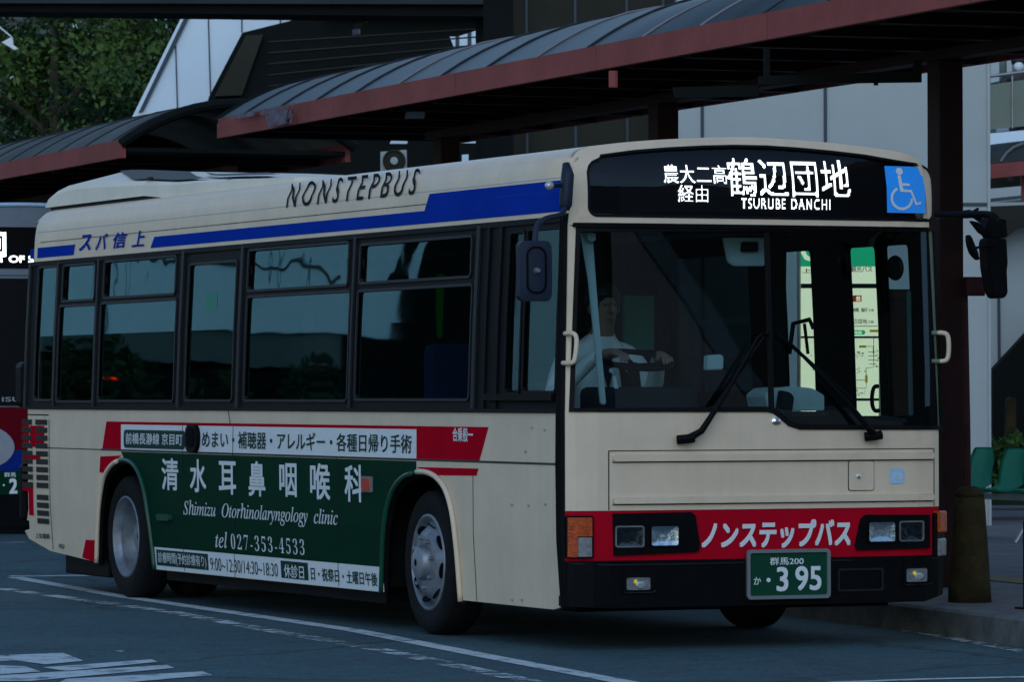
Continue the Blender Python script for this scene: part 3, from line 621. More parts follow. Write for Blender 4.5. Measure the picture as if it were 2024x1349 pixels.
# ================================================================== trees, hedge
def leaf_mesh(name, centers, sizes, m, parent, seed=1, flat=.5):
    rs = np.random.RandomState(seed); n = len(centers); c = np.asarray(centers, float); s = np.asarray(sizes, float)[:, None]
    a = rs.normal(size=(n, 3)); a /= np.linalg.norm(a, axis=1)[:, None]; b = rs.normal(size=(n, 3)); b -= (a*b).sum(1)[:, None]*a; b /= np.linalg.norm(b, axis=1)[:, None]
    V = np.empty((n, 4, 3)); V[:, 0] = c-a*s; V[:, 1] = c+b*s*flat; V[:, 2] = c+a*s; V[:, 3] = c-b*s*flat
    me = bpy.data.meshes.new(name); me.from_pydata(V.reshape(-1, 3).tolist(), [], np.arange(4*n).reshape(n, 4).tolist())
    return link(name, me, m, parent)
def tree(label, base, h, cr, cz, nclump, per, leaf, seed, m=M_LEAF, m2=M_LEAF2, sx=1.0):
    rs = np.random.RandomState(seed); r = thing('street_tree', label, 'tree', base, 'trees behind the station stairs'); b = Vector(base)
    bm = B(); top = b+Vector((rs.uniform(-.3, .3), rs.uniform(-.3, .3), h*.75))
    tube(bm, [b, b.lerp(top, .3)+Vector((.1, 0, 0)), b.lerp(top, .65), top], [.22, .17, .12, .05], 10)
    for k in range(12):
        p = b.lerp(top, .35+.6*k/12); a = k*2.4; q = p+Vector((math.cos(a), math.sin(a), .7))*cr*rs.uniform(.4, .75)
        tube(bm, [p, p.lerp(q, .5)+Vector((0, 0, .15)), q], [.07, .045, .015], 6)
    obj('trunk', bm, M_BARK, r)
    C1, S1, C2, S2 = [], [], [], []
    for k in range(nclump):
        d = rs.normal(size=3); d /= np.linalg.norm(d); rad = cr*rs.uniform(.35, 1.0)**.6
        c = np.array(b)+np.array([0, 0, cz])+d*np.array([rad*sx, rad*sx, rad*1.15]); sg = cr*rs.uniform(.06, .13)
        pts = c+rs.normal(size=(per, 3))*sg*np.array([1, 1, .7]); ss = leaf*rs.uniform(.6, 1.25, per)
        if k % 3: C1.append(pts); S1.append(ss)
        else: C2.append(pts); S2.append(ss)
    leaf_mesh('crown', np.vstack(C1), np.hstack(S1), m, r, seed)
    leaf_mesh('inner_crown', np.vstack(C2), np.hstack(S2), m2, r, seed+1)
    rebase(r); return r
tree('broad dark green tree at the upper left beyond the canopy', tuple(dep(120, 990, 70)[:2])+(0,), 8.5, 2.9, 6.2, 210, 210, .060, 11)
tree('thinner green tree close beside the white stair enclosure', tuple(dep(214, 990, 73)[:2])+(0,), 8.0, 1.5, 5.8, 60, 150, .060, 23)
tree('dull green tree cut by the left edge of the view', tuple(dep(-40, 985, 76)[:2])+(0,), 7.5, 2.3, 5.0, 110, 150, .060, 31, M_LEAF2, M_LEAF)
tb = thing('teal_building', 'dark teal glazed building behind the trees at upper left', 'building', (*dep(100, 778, 95)[:2], 0))
bm = B(); slab(bm, [(-500, -300), (288, -300), (288, 960), (-500, 960)], 95.0, 6); obj('glass_wall', bm, M_TEAL, tb)
bm = B(); joints(bm, [((-500, y), (288, y)) for y in (-60, 40, 150, 250)], 94.95, .05); obj('mullion', bm, M_JOINT, tb)
for k, (x, y, w_, h_) in enumerate(((82, 36, 18, 12), (144, 42, 16, 18), (86, 78, 8, 8), (94, 98, 6, 10), (236, 18, 26, 20), (238, 128, 10, 8), (60, 128, 10, 8), (150, 150, 8, 12), (20, 150, 12, 8), (180, 96, 8, 8))):
    bm = B(); slab(bm, [(x, y), (x+w_, y), (x+w_, y+h_), (x, y+h_)], 94.9, .08); obj('pale_patch', bm, M_WHITEWALL, tb)  # white slabs stand in for sky glimpses between the leaves
rebase(tb)
bm = B(); slab(bm, [(289, -300), (318, -300), (318, 960), (289, 960)], 96.0, 3); tag(obj('white_pillar', bm, M_WHITEWALL), 'tall white pillar glimpsed through the leaves beside the stair enclosure', 'pillar')
db = thing('dark_building', 'dark building behind the white stair enclosure', 'building', (*dep(500, 778, 99)[:2], 0))
bm = B(); slab(bm, [(319, -300), (900, -300), (900, 960), (319, 960)], 99.0, 5); obj('wall', bm, M_DECK, db)
bm = B(); joints(bm, [((319, y), (900, y)) for y in (-60, 40, 150, 250)], 98.95, .05); obj('floor_line', bm, M_JOINT, db); rebase(db)
bm = B(); slab(bm, [(3, 83), (24, 72), (26, 88), (36, 96), (28, 98)], 66, .1); tube(bm, [dep(-40, 20, 66), dep(22, 72, 66)], .012, 6); tag(obj('wire_pennant', bm, M_WHITE), 'pale triangular pennant on a wire at the left edge among leaves', 'pennant')
for k, (u, h_, w_) in enumerate(((.6, 3.5, 1.0), (2.3, 3.15, 1.2), (4.6, 3.75, 1.3), (6.8, 3.3, 1.2), (8.8, 3.65, 1.1), (10.9, 3.2, 1.3), (13.0, 3.6, 1.2))):
    p = o0-ax*u-ay*1.2; r = thing('street_tree', 'small clipped dark tree before the pale topped plaza building', 'tree', tuple(p), 'small trees across the plaza')
    bm = B(); tube(bm, [p, p+Vector((.05, 0, h_*.5)), p+Vector((0, 0, h_*.8))], [.07, .05, .02], 8); obj('trunk', bm, M_BARK, r)
    rs = np.random.RandomState(60+k); q_ = rs.normal(size=(1500, 3)); q_ /= np.linalg.norm(q_, axis=1)[:, None]; q_ *= (rs.rand(1500)**.4)[:, None]
    leaf_mesh('crown', np.array(p)+np.array([0, 0, h_*.62])+q_*np.array([w_, w_, h_*.38]), .10+.08*rs.rand(1500), M_LEAF2, r, 80+k); rebase(r)
hg = thing('hedge', 'low clipped hedge in front of the pale wall at right', 'hedge', (*dep(1980, 930, 46)[:2], .153))
pts = []; rs = np.random.RandomState(4)
for k in range(6500):
    x = 1895+260*rs.rand(); top = 872+9*math.sin(x*.09)+6*math.sin(x*.23+1)-(22 if 1930 < x < 1946 and rs.rand() < .25 else 0); y = top+(rs.rand()**1.5)*70
    pts.append(np.array(dep(x, y, 45.6+1.2*rs.rand())))
leaf_mesh('foliage', pts, .035+.03*rs.rand(len(pts)), M_LEAF, hg, 6); rebase(hg)
bm = B(); slab(bm, [(1890, 884), (2160, 884), (2160, 1000), (1890, 1000)], 45.95, .6)
obj('stems', bm, M_LEAF2, hg).matrix_parent_inverse = Matrix.Translation(-Vector(hg.location))

# ================================================================== street furniture at right
# bench of green shell seats
bn = thing('shell_seat_bench', 'row of green plastic shell seats on a steel beam beside the hedge', 'bench', (8.0, 12.05, .153))
o1 = Vector(dep(1898, 963, 40.1)); o1.z = 0.153; pitch = .50
td = Vector((math.sin(math.radians(177.2)), math.cos(math.radians(177.2)), 0)); nd = Vector((td.y, -td.x, 0))
def shell(c):
    bm = B(); n, mseg = 9, 8; prof = [(.22, .43), (.20, .405), (.10, .395), (0, .40), (-.10, .405), (-.17, .44), (-.20, .55), (-.225, .66), (-.24, .75), (-.25, .77)]
    rows = []
    for (d, z) in prof:
        w = .205 if z < .7 else .205-(z-.7)*.9
        rows.append([bm.verts.new(c+td*(w*(2*j/mseg-1))+nd*(d+(.035*(abs(2*j/mseg-1)**2) if z > .45 else 0))+Vector((0, 0, z+(.03*abs(2*j/mseg-1)**2 if z < .45 else 0)))) for j in range(mseg+1)])
    for a, b in zip(rows, rows[1:]):
        for j in range(mseg): bm.faces.new((a[j], a[j+1], b[j+1], b[j]))
    bmesh.ops.solidify(bm, geom=bm.faces[:], thickness=.014)
    return bm
for k in range(5): obj('shell_seat', shell(o1+td*(-.46+pitch*k)), M_CHAIR, bn, True)
bm = B(); a, b = o1-td*.75+Vector((0, 0, .34)), o1+td*1.75+Vector((0, 0, .34)); obox(bm, a-nd*.03, b-a, nd*.06, (0, 0, .05)); obj('beam', bm, M_STEEL, bn)
for k in (-.5, 1.25):
    p = o1+td*k
    bm = B(); tube(bm, [p+Vector((0, 0, .34)), p+nd*.24], .02, 8); tube(bm, [p+Vector((0, 0, .34)), p-nd*.24], .02, 8); obj('leg', bm, M_STEEL, bn)
rebase(bn)
# stone bollard
bo = thing('stone_bollard', 'tapered mossy stone bollard at the kerb beside the bus', 'bollard', (2.10, 1.48, .153))
bm = B(); Mb = Matrix.Translation((2.08, 1.47, .153)); lathe(bm, [(.128, 0), (.124, .1), (.105, .35), (.092, .55), (.086, .62)], Mb, 20)
for v in bm.verts: v.co += Vector((random.uniform(-.004, .004), random.uniform(-.004, .004), 0))
obj('shaft', bm, M_CONC, bo, True)
bm = B(); lathe(bm, [(.086, .621), (.083, .65), (.066, .672), (.03, .682)], Mb, 20); obj('cap', bm, M_CONC, bo, True)
rebase(bo)
# thin dark post at the right edge
bm = B(); P = Vector((*gnd(2029, 1205, .153), .153)); tube(bm, [P, P+Vector((0, 0, .5))], .02, 8); box(bm, P.x-.05, P.x+.05, P.y-.05, P.y+.05, .15, .165); tag(obj('low_post', bm, M_STEELBROWN), 'thin dark post at the kerb on the right edge', 'post')

# ================================================================== the bus
# bus frame = world frame: X across (driver's side -X), Y back from the front face, Z up
LEN = 9.86
HWT = [(0.2, 1.122), (0.6, 1.146), (1.0, 1.150), (1.28, 1.148), (1.8, 1.130), (2.3, 1.104), (2.5, 1.094), (2.6, 1.080), (2.655, 1.052)]
def hw(z): return interp(z, HWT)
def bow(x): a = min(abs(x)/1.14, 1.0); return 0.035*a*a + 0.055*a**14
def lean(z): return 0.0 if z < 1.28 else min((z-1.28)*.055, .06)+max(0, z-2.45)**2*.9
def yf(x, z): return bow(x)+lean(z)
def smap(y, z, off=0.0):                            # driver's side wall
    r = .16; h = hw(z); d = 0
    if y > LEN-r: t = min(1, (y-(LEN-r))/r); d = r*(1-math.sqrt(max(0, 1-t*t)))
    return Vector((-(h+off-d), y, z))
def smap_l(y, z, off=0.0): v = smap(y, z, off); v.x = -v.x; return v
def gmap(x, z, off=0.0): a = min(abs(x)/1.14, 1.0); return Vector((x, .035*a*a+.012*a**14+lean(z)-off, z))
def fmap(x, z, off=0.0): return Vector((x, yf(x, z)-off, z))
def S(px, py):
    X = -1.14
    for _ in range(4): P = on_axis(px, py, 0, X); X = -hw(P[2])
    return (P[1], P[2])
def F(px, py):
    Y = 0.03
    for _ in range(5): P = on_axis(px, py, 1, Y); Y = yf(P[0], P[2])
    return (P[0], P[2])
def SP(pts): return [S(*p) for p in pts]
def FP(pts): return [F(*p) for p in pts]
bus = thing('city_bus', 'cream city bus with blue and red stripes and a green clinic advertisement', 'bus', (0, LEN/2, 0))
def part(name, bm, m, parent=None, smooth=False, label=None):
    return obj(name, bm, m, parent if parent is not None else bus, smooth, label)

YFW, YRW, RT_ = 2.13, 7.56, 0.415                   # axles, tyre radius
ZB = 1.278                                          # waistline
farch = smooth_path([(*S(757, 1172), 0), (*S(761, 1060), 0), (*S(773, 988), 0), (*S(797, 947), 0), (*S(835, 933), 0), (*S(868, 946), 0), (*S(890, 985), 0), (*S(903, 1060), 0), (*S(914, 1190), 0)], 5)
rarch = smooth_path([(*S(194, 1113), 0), (*S(197, 1020), 0), (*S(207, 950), 0), (*S(226, 918), 0), (*S(250, 910), 0), (*S(272, 925), 0), (*S(288, 970), 0), (*S(299, 1040), 0), (*S(309, 1126), 0)], 5)
fa = [(p.x, p.y) for p in farch]; ra = [(p.x, p.y) for p in rarch]
ZSK = .222
YS0 = .135                                          # side panels start here, behind the corner seam
low = [(LEN, ZB), (YS0, ZB), (YS0, ZSK+.02), (YS0+.12, ZSK)] + [(fa[-1][0], ZSK)] + fa[::-1] + [(ra[-1][0], S(311, 1127)[1])] + ra[::-1] + SP([(100, 1090), (58, 1066)]) + [(LEN, S(40, 1040)[1])]
part('side_panel', wrap(fill([low]), smap, 0, .03, 0.6, 0.08), M_CREAM, smooth=False)
lowl = [(LEN, ZB), (2.15, ZB), (2.15, .30), (fa[0][0]+.35, ZSK), (ra[-1][0], .24)] + ra[::-1] + [(LEN-.9, .32), (LEN, .5)]
part('side_panel', wrap(fill([lowl]), smap_l, 0, .03, 0.6, 0.2), M_CREAM)
# cantrail above the windows and roof
ZW = S(600, 470)[1]
ZC = 2.335
for mp in (smap, smap_l): part('cantrail', wrap(fill([[(LEN, ZC), (LEN, 2.655), (YS0, 2.655), (YS0, ZC)]]), mp, 0, .03, 0.6, 0.03), M_CREAM, smooth=True)
RP = [(-1.052, 2.655), (-1.03, 2.683), (-.985, 2.705), (-.9, 2.722), (-.7, 2.745), (-.4, 2.768), (0, 2.784), (.4, 2.768), (.7, 2.745), (.9, 2.722), (.985, 2.705), (1.03, 2.683), (1.052, 2.655)]
bm = B(); rows = []
prof = [(p.x, p.y) for p in smooth_path([(x, z, 0) for x, z in RP], 3)]
for y in (0.0, .05, .15, .4, 1, 2, 3, 4, 5, 6, 7, 8, 9, LEN-.3, LEN-.1, LEN):
    row = []
    for x, z in prof:
        yy = y if y > .4 else yf(x, z)+y*(.4-yf(x, z))/.4
        d = .10 if y == LEN else (.03 if y == LEN-.1 else 0); row.append(bm.verts.new((x*(1-d*.6), yy, z-d)))
    rows.append(row)
for a, b in zip(rows, rows[1:]):
    for j in range(len(a)-1): bm.faces.new((a[j], a[j+1], b[j+1], b[j]))
bmesh.ops.recalc_face_normals(bm, faces=bm.faces)
part('roof', bm, M_CREAM, smooth=True)
bm = B(); prism(bm, [(-1.0, LEN-.02, .5), (1.0, LEN-.02, .5), (1.0, LEN-.02, 2.62), (-1.0, LEN-.02, 2.62)], (0, -.04, 0)); part('rear_panel', bm, M_CREAM)
# roof seams: thin grooves along the cantrail
def sline(pts, w, m, name='panel_seam', off=.0025, parent=None):
    P = [Vector((*p, 0)) for p in pts]; bm = B()
    L, R_ = offs2(P, w/2), offs2(P, -w/2)
    vs = [bm.verts.new((p.x, p.y, 0)) for p in L]; vr = [bm.verts.new((p.x, p.y, 0)) for p in R_]
    for i in range(len(P)-1): bm.faces.new((vs[i], vs[i+1], vr[i+1], vr[i]))
    return part(name, wrap(bm, smap, off, .002, .6, 0.05), m, parent)
def offs2(P, d):
    out = []
    for i, p in enumerate(P):
        t = (P[min(i+1, len(P)-1)]-P[max(i-1, 0)]).normalized(); out.append(p+Vector((t.y, -t.x, 0))*d)
    return out
sline([(YS0, S(506, 414)[1]), (LEN-.3, S(506, 414)[1])], .005, M_POLE); sline([(YS0, S(506, 437)[1]), (LEN-.4, S(506, 437)[1])], .004, M_SEAM)
sline([(YS0, S(500, 899)[1]), (S(200, 890)[0], S(500, 899)[1])], .012, M_SEAM)
sline([(S(200, 890)[0], S(500, 899)[1]), (LEN-.45, S(500, 899)[1])], .006, M_WFRAME)
for px, y0, y1 in ((98, 830, 1088), (362, 835, 1130), (462, 838, 1142), (667, 905, 1160), (452, 812, 838)): sline([S(px, y0), S(px+(4 if px > 300 else 8), y1)], .005, M_WFRAME, off=.0052)
sline([S(935, 935), S(943, 1190)], .005, M_SEAM)
sline([S(55, 820), S(96, 821)], .008, M_BLACK)
# front corner seam filler
bm = B(); tube(bm, [fmap(-1.115*hw(z)/1.15, z, -.06) for z in (.24, .6, 1.0, 1.3, 1.7, 2.1, 2.35)], .05, 8); part('corner_seam', bm, M_BLACK)
bm = B(); tube(bm, [fmap(1.115*hw(z)/1.15, z, -.06) for z in (.3, .6, 1.0, 1.3, 1.7, 2.1, 2.35)], .05, 8); part('corner_seam', bm, M_BLACK)

def split_wide(bm, gap):
    """pieces of a lettering mesh that lie wider apart than gap along u"""
    iv = sorted((min(v.co.x for v in f.verts), max(v.co.x for v in f.verts)) for f in bm.faces); cuts = []; hi = iv[0][1]
    for a, b in iv:
        if a > hi+gap: cuts.append((hi+a)/2)
        hi = max(hi, b)
    if not cuts: return [bm]
    out = []; lim = [-1e9]+cuts+[1e9]
    for lo, h2 in zip(lim, lim[1:]):
        c = bm.copy(); bmesh.ops.delete(c, geom=[f for f in c.faces if not lo < f.calc_center_median().x < h2], context='FACES'); out.append(c)
    bm.free(); return out
# ---- paint stripes and lettering on the driver's side
def side_poly(pts, m, name, off=.003, parent=None, px=True):
    return part(name, wrap(fill([SP(pts) if px else pts]), smap, off, .002, .5, .06), m, parent)
def side_text(body, pa, pb, ptop, m, shear=0, bold=0.0, off=.006, parent=None, space=1.0, name='lettering'):
    """pa left-bottom, pb right (any y), ptop left-top, all pixels of the photo"""
    y0, z0 = S(*pa); y1 = S(*pb)[0]; z1 = S(*ptop)[1]
    bm = fit_text(body, -y0, -y1, z0, z1, shear, bold, space)
    for c in split_wide(bm, .32*(z1-z0)): part(name, wrap(c, lambda u, v, o: smap(-u, v, o), off, 0, 0, .05), m, parent)
zs0 = S(506, 472)[1]; zs1 = S(506, 449)[1]; zs2 = S(900, 378)[1]
yb = S(840, 415)[0]
stripe = [(S(298, 487)[0], zs0), (YS0, zs0), (YS0, zs2), (S(850, 383)[0], zs2), (yb, zs1), (S(306, 467)[0], zs1)]
side_poly(stripe, M_BLUE, 'blue_stripe', px=False)
side_poly([(LEN-.06, zs0), (S(146, 500)[0], zs0), (S(149, 484)[0], zs1), (LEN-.06, zs1)], M_BLUE, 'blue_stripe', px=False)
for ch, x0, x1, dy in (('ス', 158, 180, 0), ('バ', 190, 213, -2), ('信', 225, 251, -5), ('上', 262, 286, -8)): side_text(ch, (x0, 496+dy), (x1, 496+dy), (x0, 466+dy), M_BLUE, .2, .02)
side_text('NONSTEPBUS', (567, 411), (821, 385), (567, 364), M_BLACKTXT, .02, .004, space=1.5)
# red shapes
zr1 = S(500, 838)[1]; zr0 = S(500, 844)[1]; zsm = S(500, 897)[1]; zsb = S(500, 902)[1]
side_poly([(S(211, 833)[0], zr1), (S(240, 834)[0], zr1), (S(240, 889)[0], zsm), (S(203, 889)[0], zsm)], M_RED, 'red_stripe', px=False)
side_poly([(S(240, 834)[0], zr1), (S(824, 841)[0], zr1), (S(824, 841)[0], zr0), (S(240, 834)[0], zr0)], M_RED, 'red_stripe', px=False)
side_poly([(S(824, 841)[0], zr1), (S(966, 841)[0], zr1), (S(948, 908)[0], zsm), (S(824, 906)[0], zsm)], M_RED, 'red_stripe', px=False)
side_text('合乗般一', (897, 873), (937, 873), (897, 846), M_WHITE, 0, .02, off=.007)
side_poly([(824, 924), (946, 927), (942, 941), (862, 940), (846, 934)], M_RED, 'red_stripe')
side_poly([(199, 903), (240, 901), (225, 914), (212, 925), (207, 936), (197, 934)], M_RED, 'red_stripe')
side_poly([(170, 1068), (195, 1069), (195, 1115), (163, 1103)], M_RED, 'red_stripe')
# advertisement
ad_w = side_poly([(S(240, 840)[0], zr0), (S(824, 845)[0], zr0), (S(824, 906)[0], zsm), (S(240, 890)[0], zsm)], M_WHITE, 'advertisement', px=False)
zg0 = S(757, 1122)[1]; zw0 = S(757, 1171)[1]
ia = [p for p in fa if p[1] > zg0 and p[0] > S(822, 940)[0]]; ir = [p for p in ra if p[1] > zg0 and p[0] < S(243, 912)[0]]
green = [(S(240, 896)[0], zsb), (S(823, 912)[0], zsb), (S(823, 912)[0], ia[-1][1]+.004)]
green += [(p[0]+.012, p[1]) for p in ia[::-1] if p[1] < ia[-1][1]] + [(ia[0][0]+.02, zg0), (ir[-1][0]-.012, zg0)] + [(p[0]-.012, p[1]+.004) for p in ir[::-1]]
ad_g = side_poly(green, M_GREEN, 'advertisement', px=False, off=.0032)
side_poly([(ir[-1][0]-.02, zg0-.001), (ia[0][0]+.02, zg0-.001), (ia[0][0]+.02, zw0), (ra[-1][0]-.012, S(312, 1126)[1])], M_WHITE, 'advertisement', px=False, off=.0031)
bm = fill([rrect(-S(246, 870)[0], -S(367, 870)[0], S(250, 886)[1], S(250, 850)[1], .035)]); part('label_patch', wrap(bm, lambda u, v, o: smap(-u, v, o), .006, .002, .5, .05), M_GREENTXT, ad_w)
side_text('前橋長瀞線 京目町', (251, 878), (363, 880), (251, 856), M_WHITE, 0, .012, off=.009, parent=ad_w)
side_text('めまい・補聴器・アレルギー・各種日帰り手術', (401, 885), (815, 898), (401, 852), M_GREENTXT, 0, .010, off=.006, parent=ad_w)
for ch, x0, x1, yt, ybm in (('清', 322, 354, 907, 968), ('水', 378, 409, 909, 972), ('耳', 435, 468, 913, 976), ('鼻', 494, 526, 913, 980), ('咽', 555, 588, 917, 981), ('喉', 616, 654, 917, 986), ('科', 684, 720, 920, 991)):
    side_text(ch, (x0, ybm), (x1, ybm), (x0, yt), M_WHITE, 0, .017, off=.006, parent=ad_g)
side_text('𝑆ℎ𝑖𝑚𝑖𝑧𝑢  𝑂𝑡𝑜𝑟ℎ𝑖𝑛𝑜𝑙𝑎𝑟𝑦𝑛𝑔𝑜𝑙𝑜𝑔𝑦  𝑐𝑙𝑖𝑛𝑖𝑐', (365, 1026), (670, 1045), (365, 989), M_WHITE, 0, .004, off=.006, parent=ad_g)
side_text('𝑡𝑒𝑙', (428, 1083), (452, 1083), (428, 1051), M_WHITE, 0, .004, off=.006, parent=ad_g)
side_text('𝟶𝟸𝟽-𝟹𝟻𝟹-𝟺𝟻𝟹𝟹'.replace('𝟶', '𝟎').replace('𝟸', '𝟐').replace('𝟽', '𝟕').replace('𝟹', '𝟑').replace('𝟻', '𝟓').replace('𝟺', '𝟒'), (459, 1086), (604, 1096), (459, 1056), M_WHITE, 0, -.013, off=.006, parent=ad_g, space=1.3)
def patch(x0, x1, yb_, yt):
    a = -S(x0, yb_)[0]; b = -S(x1, yb_)[0]; bm = fill([[(a, S(x0, yb_)[1]), (b, S(x0, yb_)[1]), (b, S(x0, yt)[1]), (a, S(x0, yt)[1])]])
    part('label_patch', wrap(bm, lambda u, v, o: smap(-u, v, o), .006, .002, .5, .05), M_GREENTXT, ad_g)
patch(312, 413, 1118, 1087); patch(558, 611, 1143, 1109)
side_text('診療時間(予約診療有り)', (316, 1116), (411, 1124), (316, 1091), M_WHITE, 0, .006, off=.009, parent=ad_g)
side_text('9:00~12:30/14:30~18:30', (418, 1128), (551, 1138), (418, 1103), M_GREENTXT, 0, -.004, off=.006, parent=ad_g)
side_text('休診日', (565, 1142), (604, 1144), (565, 1116), M_WHITE, 0, .012, off=.009, parent=ad_g)
side_text('日・祝祭日・土曜日午後', (617, 1147), (748, 1158), (617, 1122), M_GREENTXT, 0, .012, off=.006, parent=ad_g)
side_text('上信電鉄', (72, 1064), (100, 1066), (72, 1054), M_BLACKTXT, 0, .01)
# oval marker lamp, red reflector, filler handle, small fittings
def side_blob(name, x0, x1, y0, y1, th, m, r=None, parent=None, base=.003):
    a, b = S(x1, (y0+y1)/2)[0], S(x0, (y0+y1)/2)[0]; c, d = S((x0+x1)/2, y1)[1], S((x0+x1)/2, y0)[1]
    rr = r if r is not None else min(abs(b-a), abs(d-c))*.45
    return part(name, wrap(fill([rrect(a, b, c, d, rr)]), smap, base+th, th, 0, .05), m, parent)
mk = side_blob('side_marker', 374, 397, 839, 895, .03, M_BLACK)
side_blob('lens', 378, 393, 845, 885, .034, M_INTERIOR, parent=mk)
rf = side_blob('side_reflector', 719, 738, 942, 974, .014, M_GREYLENS, .01)
side_blob('lens', 721, 736, 946, 971, .02, M_REDLENS, .02, parent=rf)
side_blob('flap_handle', 316, 341, 1017, 1030, .025, M_GREENLIP)
side_blob('flap_catch', 120, 128, 1076, 1084, .012, M_STEEL)
for px, py in ((1040, 893), (1053, 846), (1078, 850), (1013, 998), (1046, 1000), (1079, 998), (1013, 1187), (1033, 1187)): side_blob('rivet', px-1.5, px+1.5, py-2, py+2, .005, M_POLE)
# wheel arch lips
for A in (fa, ra):
    yc = S(823, 912)[0] if A is fa else S(240, 896)[0]; g_ = [p for p in A if (p[0] > yc if A is fa else p[0] < yc)]; c_l = [p for p in A if not (p[0] > yc if A is fa else p[0] < yc)]
    for L_, m_ in ((g_, M_GREENLIP), (c_l, M_CREAM)):
        bm = B(); tube(bm, [smap(y, z, .012) for y, z in L_], .016, 8); part('arch_lip', bm, m_, smooth=True)
    bm = B(); tube(bm, [smap(y+.0, z-.012, -.02) for y, z in A], .02, 6); part('arch_liner', bm, M_BLACK)
# rear quarter louvres, tail pod
for k in range(13):
    y0 = 830+15.6*k+(8 if k > 8 else 0); x0 = 35+(22 if k > 8 else (0)); x1 = 94+k*.3
    a, b = S(x1, y0)[0], min(S(x0, y0)[0], LEN-.02); zt, zb_ = S(80, y0)[1], S(80, y0+10.5)[1]
    part('louvre', wrap(fill([[(a, zb_), (a+.27, zb_), (a+.27, zt), (a, zt)]]), smap, .0064, .002, .04, 0), M_LOUVRE)
    if k <= 8: part('louvre', wrap(fill([[(a+.36, zb_), (LEN-.01, zb_), (LEN-.01, zt), (a+.36, zt)]]), smap, .0064, .002, .04, 0), M_LOUVRE)
zz = lambda py: S(70, py)[1]
ye = LEN-.015
for (ya, yb2, pt, pb_) in ((S(58, 850)[0], S(46, 850)[0]-.0, 830, 884), (S(88, 850)[0], S(60, 850)[0], 842, 884), (ye, S(80, 900)[0], 900, 909), (ye, S(66, 970)[0], 962, 972), (S(66, 970)[0]+.11, S(66, 970)[0], 972, 1020)):
    part('red_stripe', wrap(fill([[(min(ya, ye), zz(pb_)), (yb2, zz(pb_)), (yb2, zz(pt)), (min(ya, ye), zz(pt))]]), smap, .0035, .002, .04, 0), M_RED)
bm = B(); obox(bm, smap(LEN-.07, .47, .02), (.12, 0, 0), (0, .10, 0), (0, 0, .42), .03); part('rear_bumper', bm, M_BLACK)
bm = B(); obox(bm, smap(LEN-.16, S(42, 806)[1], .012), (.10, 0, 0), (0, .20, 0), (0, 0, S(42, 716)[1]-S(42, 806)[1]), .04); part('tail_lamp_pod', bm, M_BLACK)
bm = B(); box(bm, -1.06, 1.06, 8.02, 9.0, .12, .32, .01); part('rear_mudguard', bm, M_BLACK)

# ---- driver's side windows
def R4(x0, x1, yt, yb_):                             # photo rectangle to (y,z) rectangle on the side
    ya, yb2 = S(x0, (yt+yb_)/2)[0], S(x1, (yt+yb_)/2)[0]; xm = (x0+x1)/2
    return (yb2, ya, S(xm, yb_)[1], S(xm, yt)[1])
wins = [[(72, 107, 530, 789)], [(125, 187, 525, 592), (115, 185, 606, 792)], [(207, 347, 514, 583), (197, 345, 598, 791)], [(370, 462, 522, 790)],
        [(492, 688, 489, 567), (486, 688, 584, 790)], [(713, 931, 478, 551), (705, 929, 572, 788)], [(1003, 1030, 462, 776), (1038, 1102, 455, 773)]]
zb_all = ZB+.002; zt_all = ZC
surround = [[(LEN-.13, ZB+.001), (YS0+.0, ZB+.001), (YS0+.0, ZC), (LEN-.13, ZC)]]
holes = []
for w in wins:
    for r in w: a, b, c, d = R4(*r); holes.append(rrect(a, b, c, d, .015, 3))
part('window_band', wrap(fill(surround+holes), smap, -.004, .02, .6, .12), M_GASKET)
def ring(rect, wd, mp, off, th, rad=.02):
    a, b, c, d = rect
    return wrap(fill([rrect(a-wd, b+wd, c-wd, d+wd, rad+wd, 3), rrect(a, b, c, d, rad, 3)]), mp, off, th, 0, .15)
def make_window(rects, mp, mats, mframe=M_WFRAME, name='side_window'):
    bm = B()
    for r in rects:
        rr = ring(r, .016, mp, .006, .022); me = bpy.data.meshes.new('x'); rr.to_mesh(me); rr.free(); bm.from_mesh(me); bpy.data.meshes.remove(me)
    f = part(name, bm, mframe)
    for i, r in enumerate(rects):
        a, b, c, d = r
        part('pane', wrap(fill([[(a-.004, c-.004), (b+.004, c-.004), (b+.004, d+.004), (a-.004, d+.004)]]), mp, -.012 - .006*(len(rects) > 1 and i == 0), 0, .4, .15), mats[i % len(mats)], f)
    return f
for k, w in enumerate(wins):
    rects = [R4(*r) for r in w]
    if k < 6: make_window(rects, smap, [M_GLASS_TOP, M_GLASS_SIDE] if len(w) > 1 else [M_GLASS_SIDE])
    else:
        f = make_window(rects, smap, [M_GLASS_DRIVER, M_GLASS_DRIVER], M_GASKET, 'driver_window')
    if len(w) > 1 and k < 6:
        a, b, c, d = rects[0]
        bm = B(); 
        for yy in ((b-.03), (a+.02)): obox(bm, smap(yy, (c+d)/2-.03, -.008), (.012, 0, 0), (0, .022, 0), (0, 0, .06), .004)
        part('slide_catch', bm, M_BLACK)
sp_ = R4(404, 426, 580, 613); part('exit_sticker', wrap(fill([rrect(*sp_, .01, 3)]), smap, -.010, .0015, 0, 0), M_GREENPANEL)
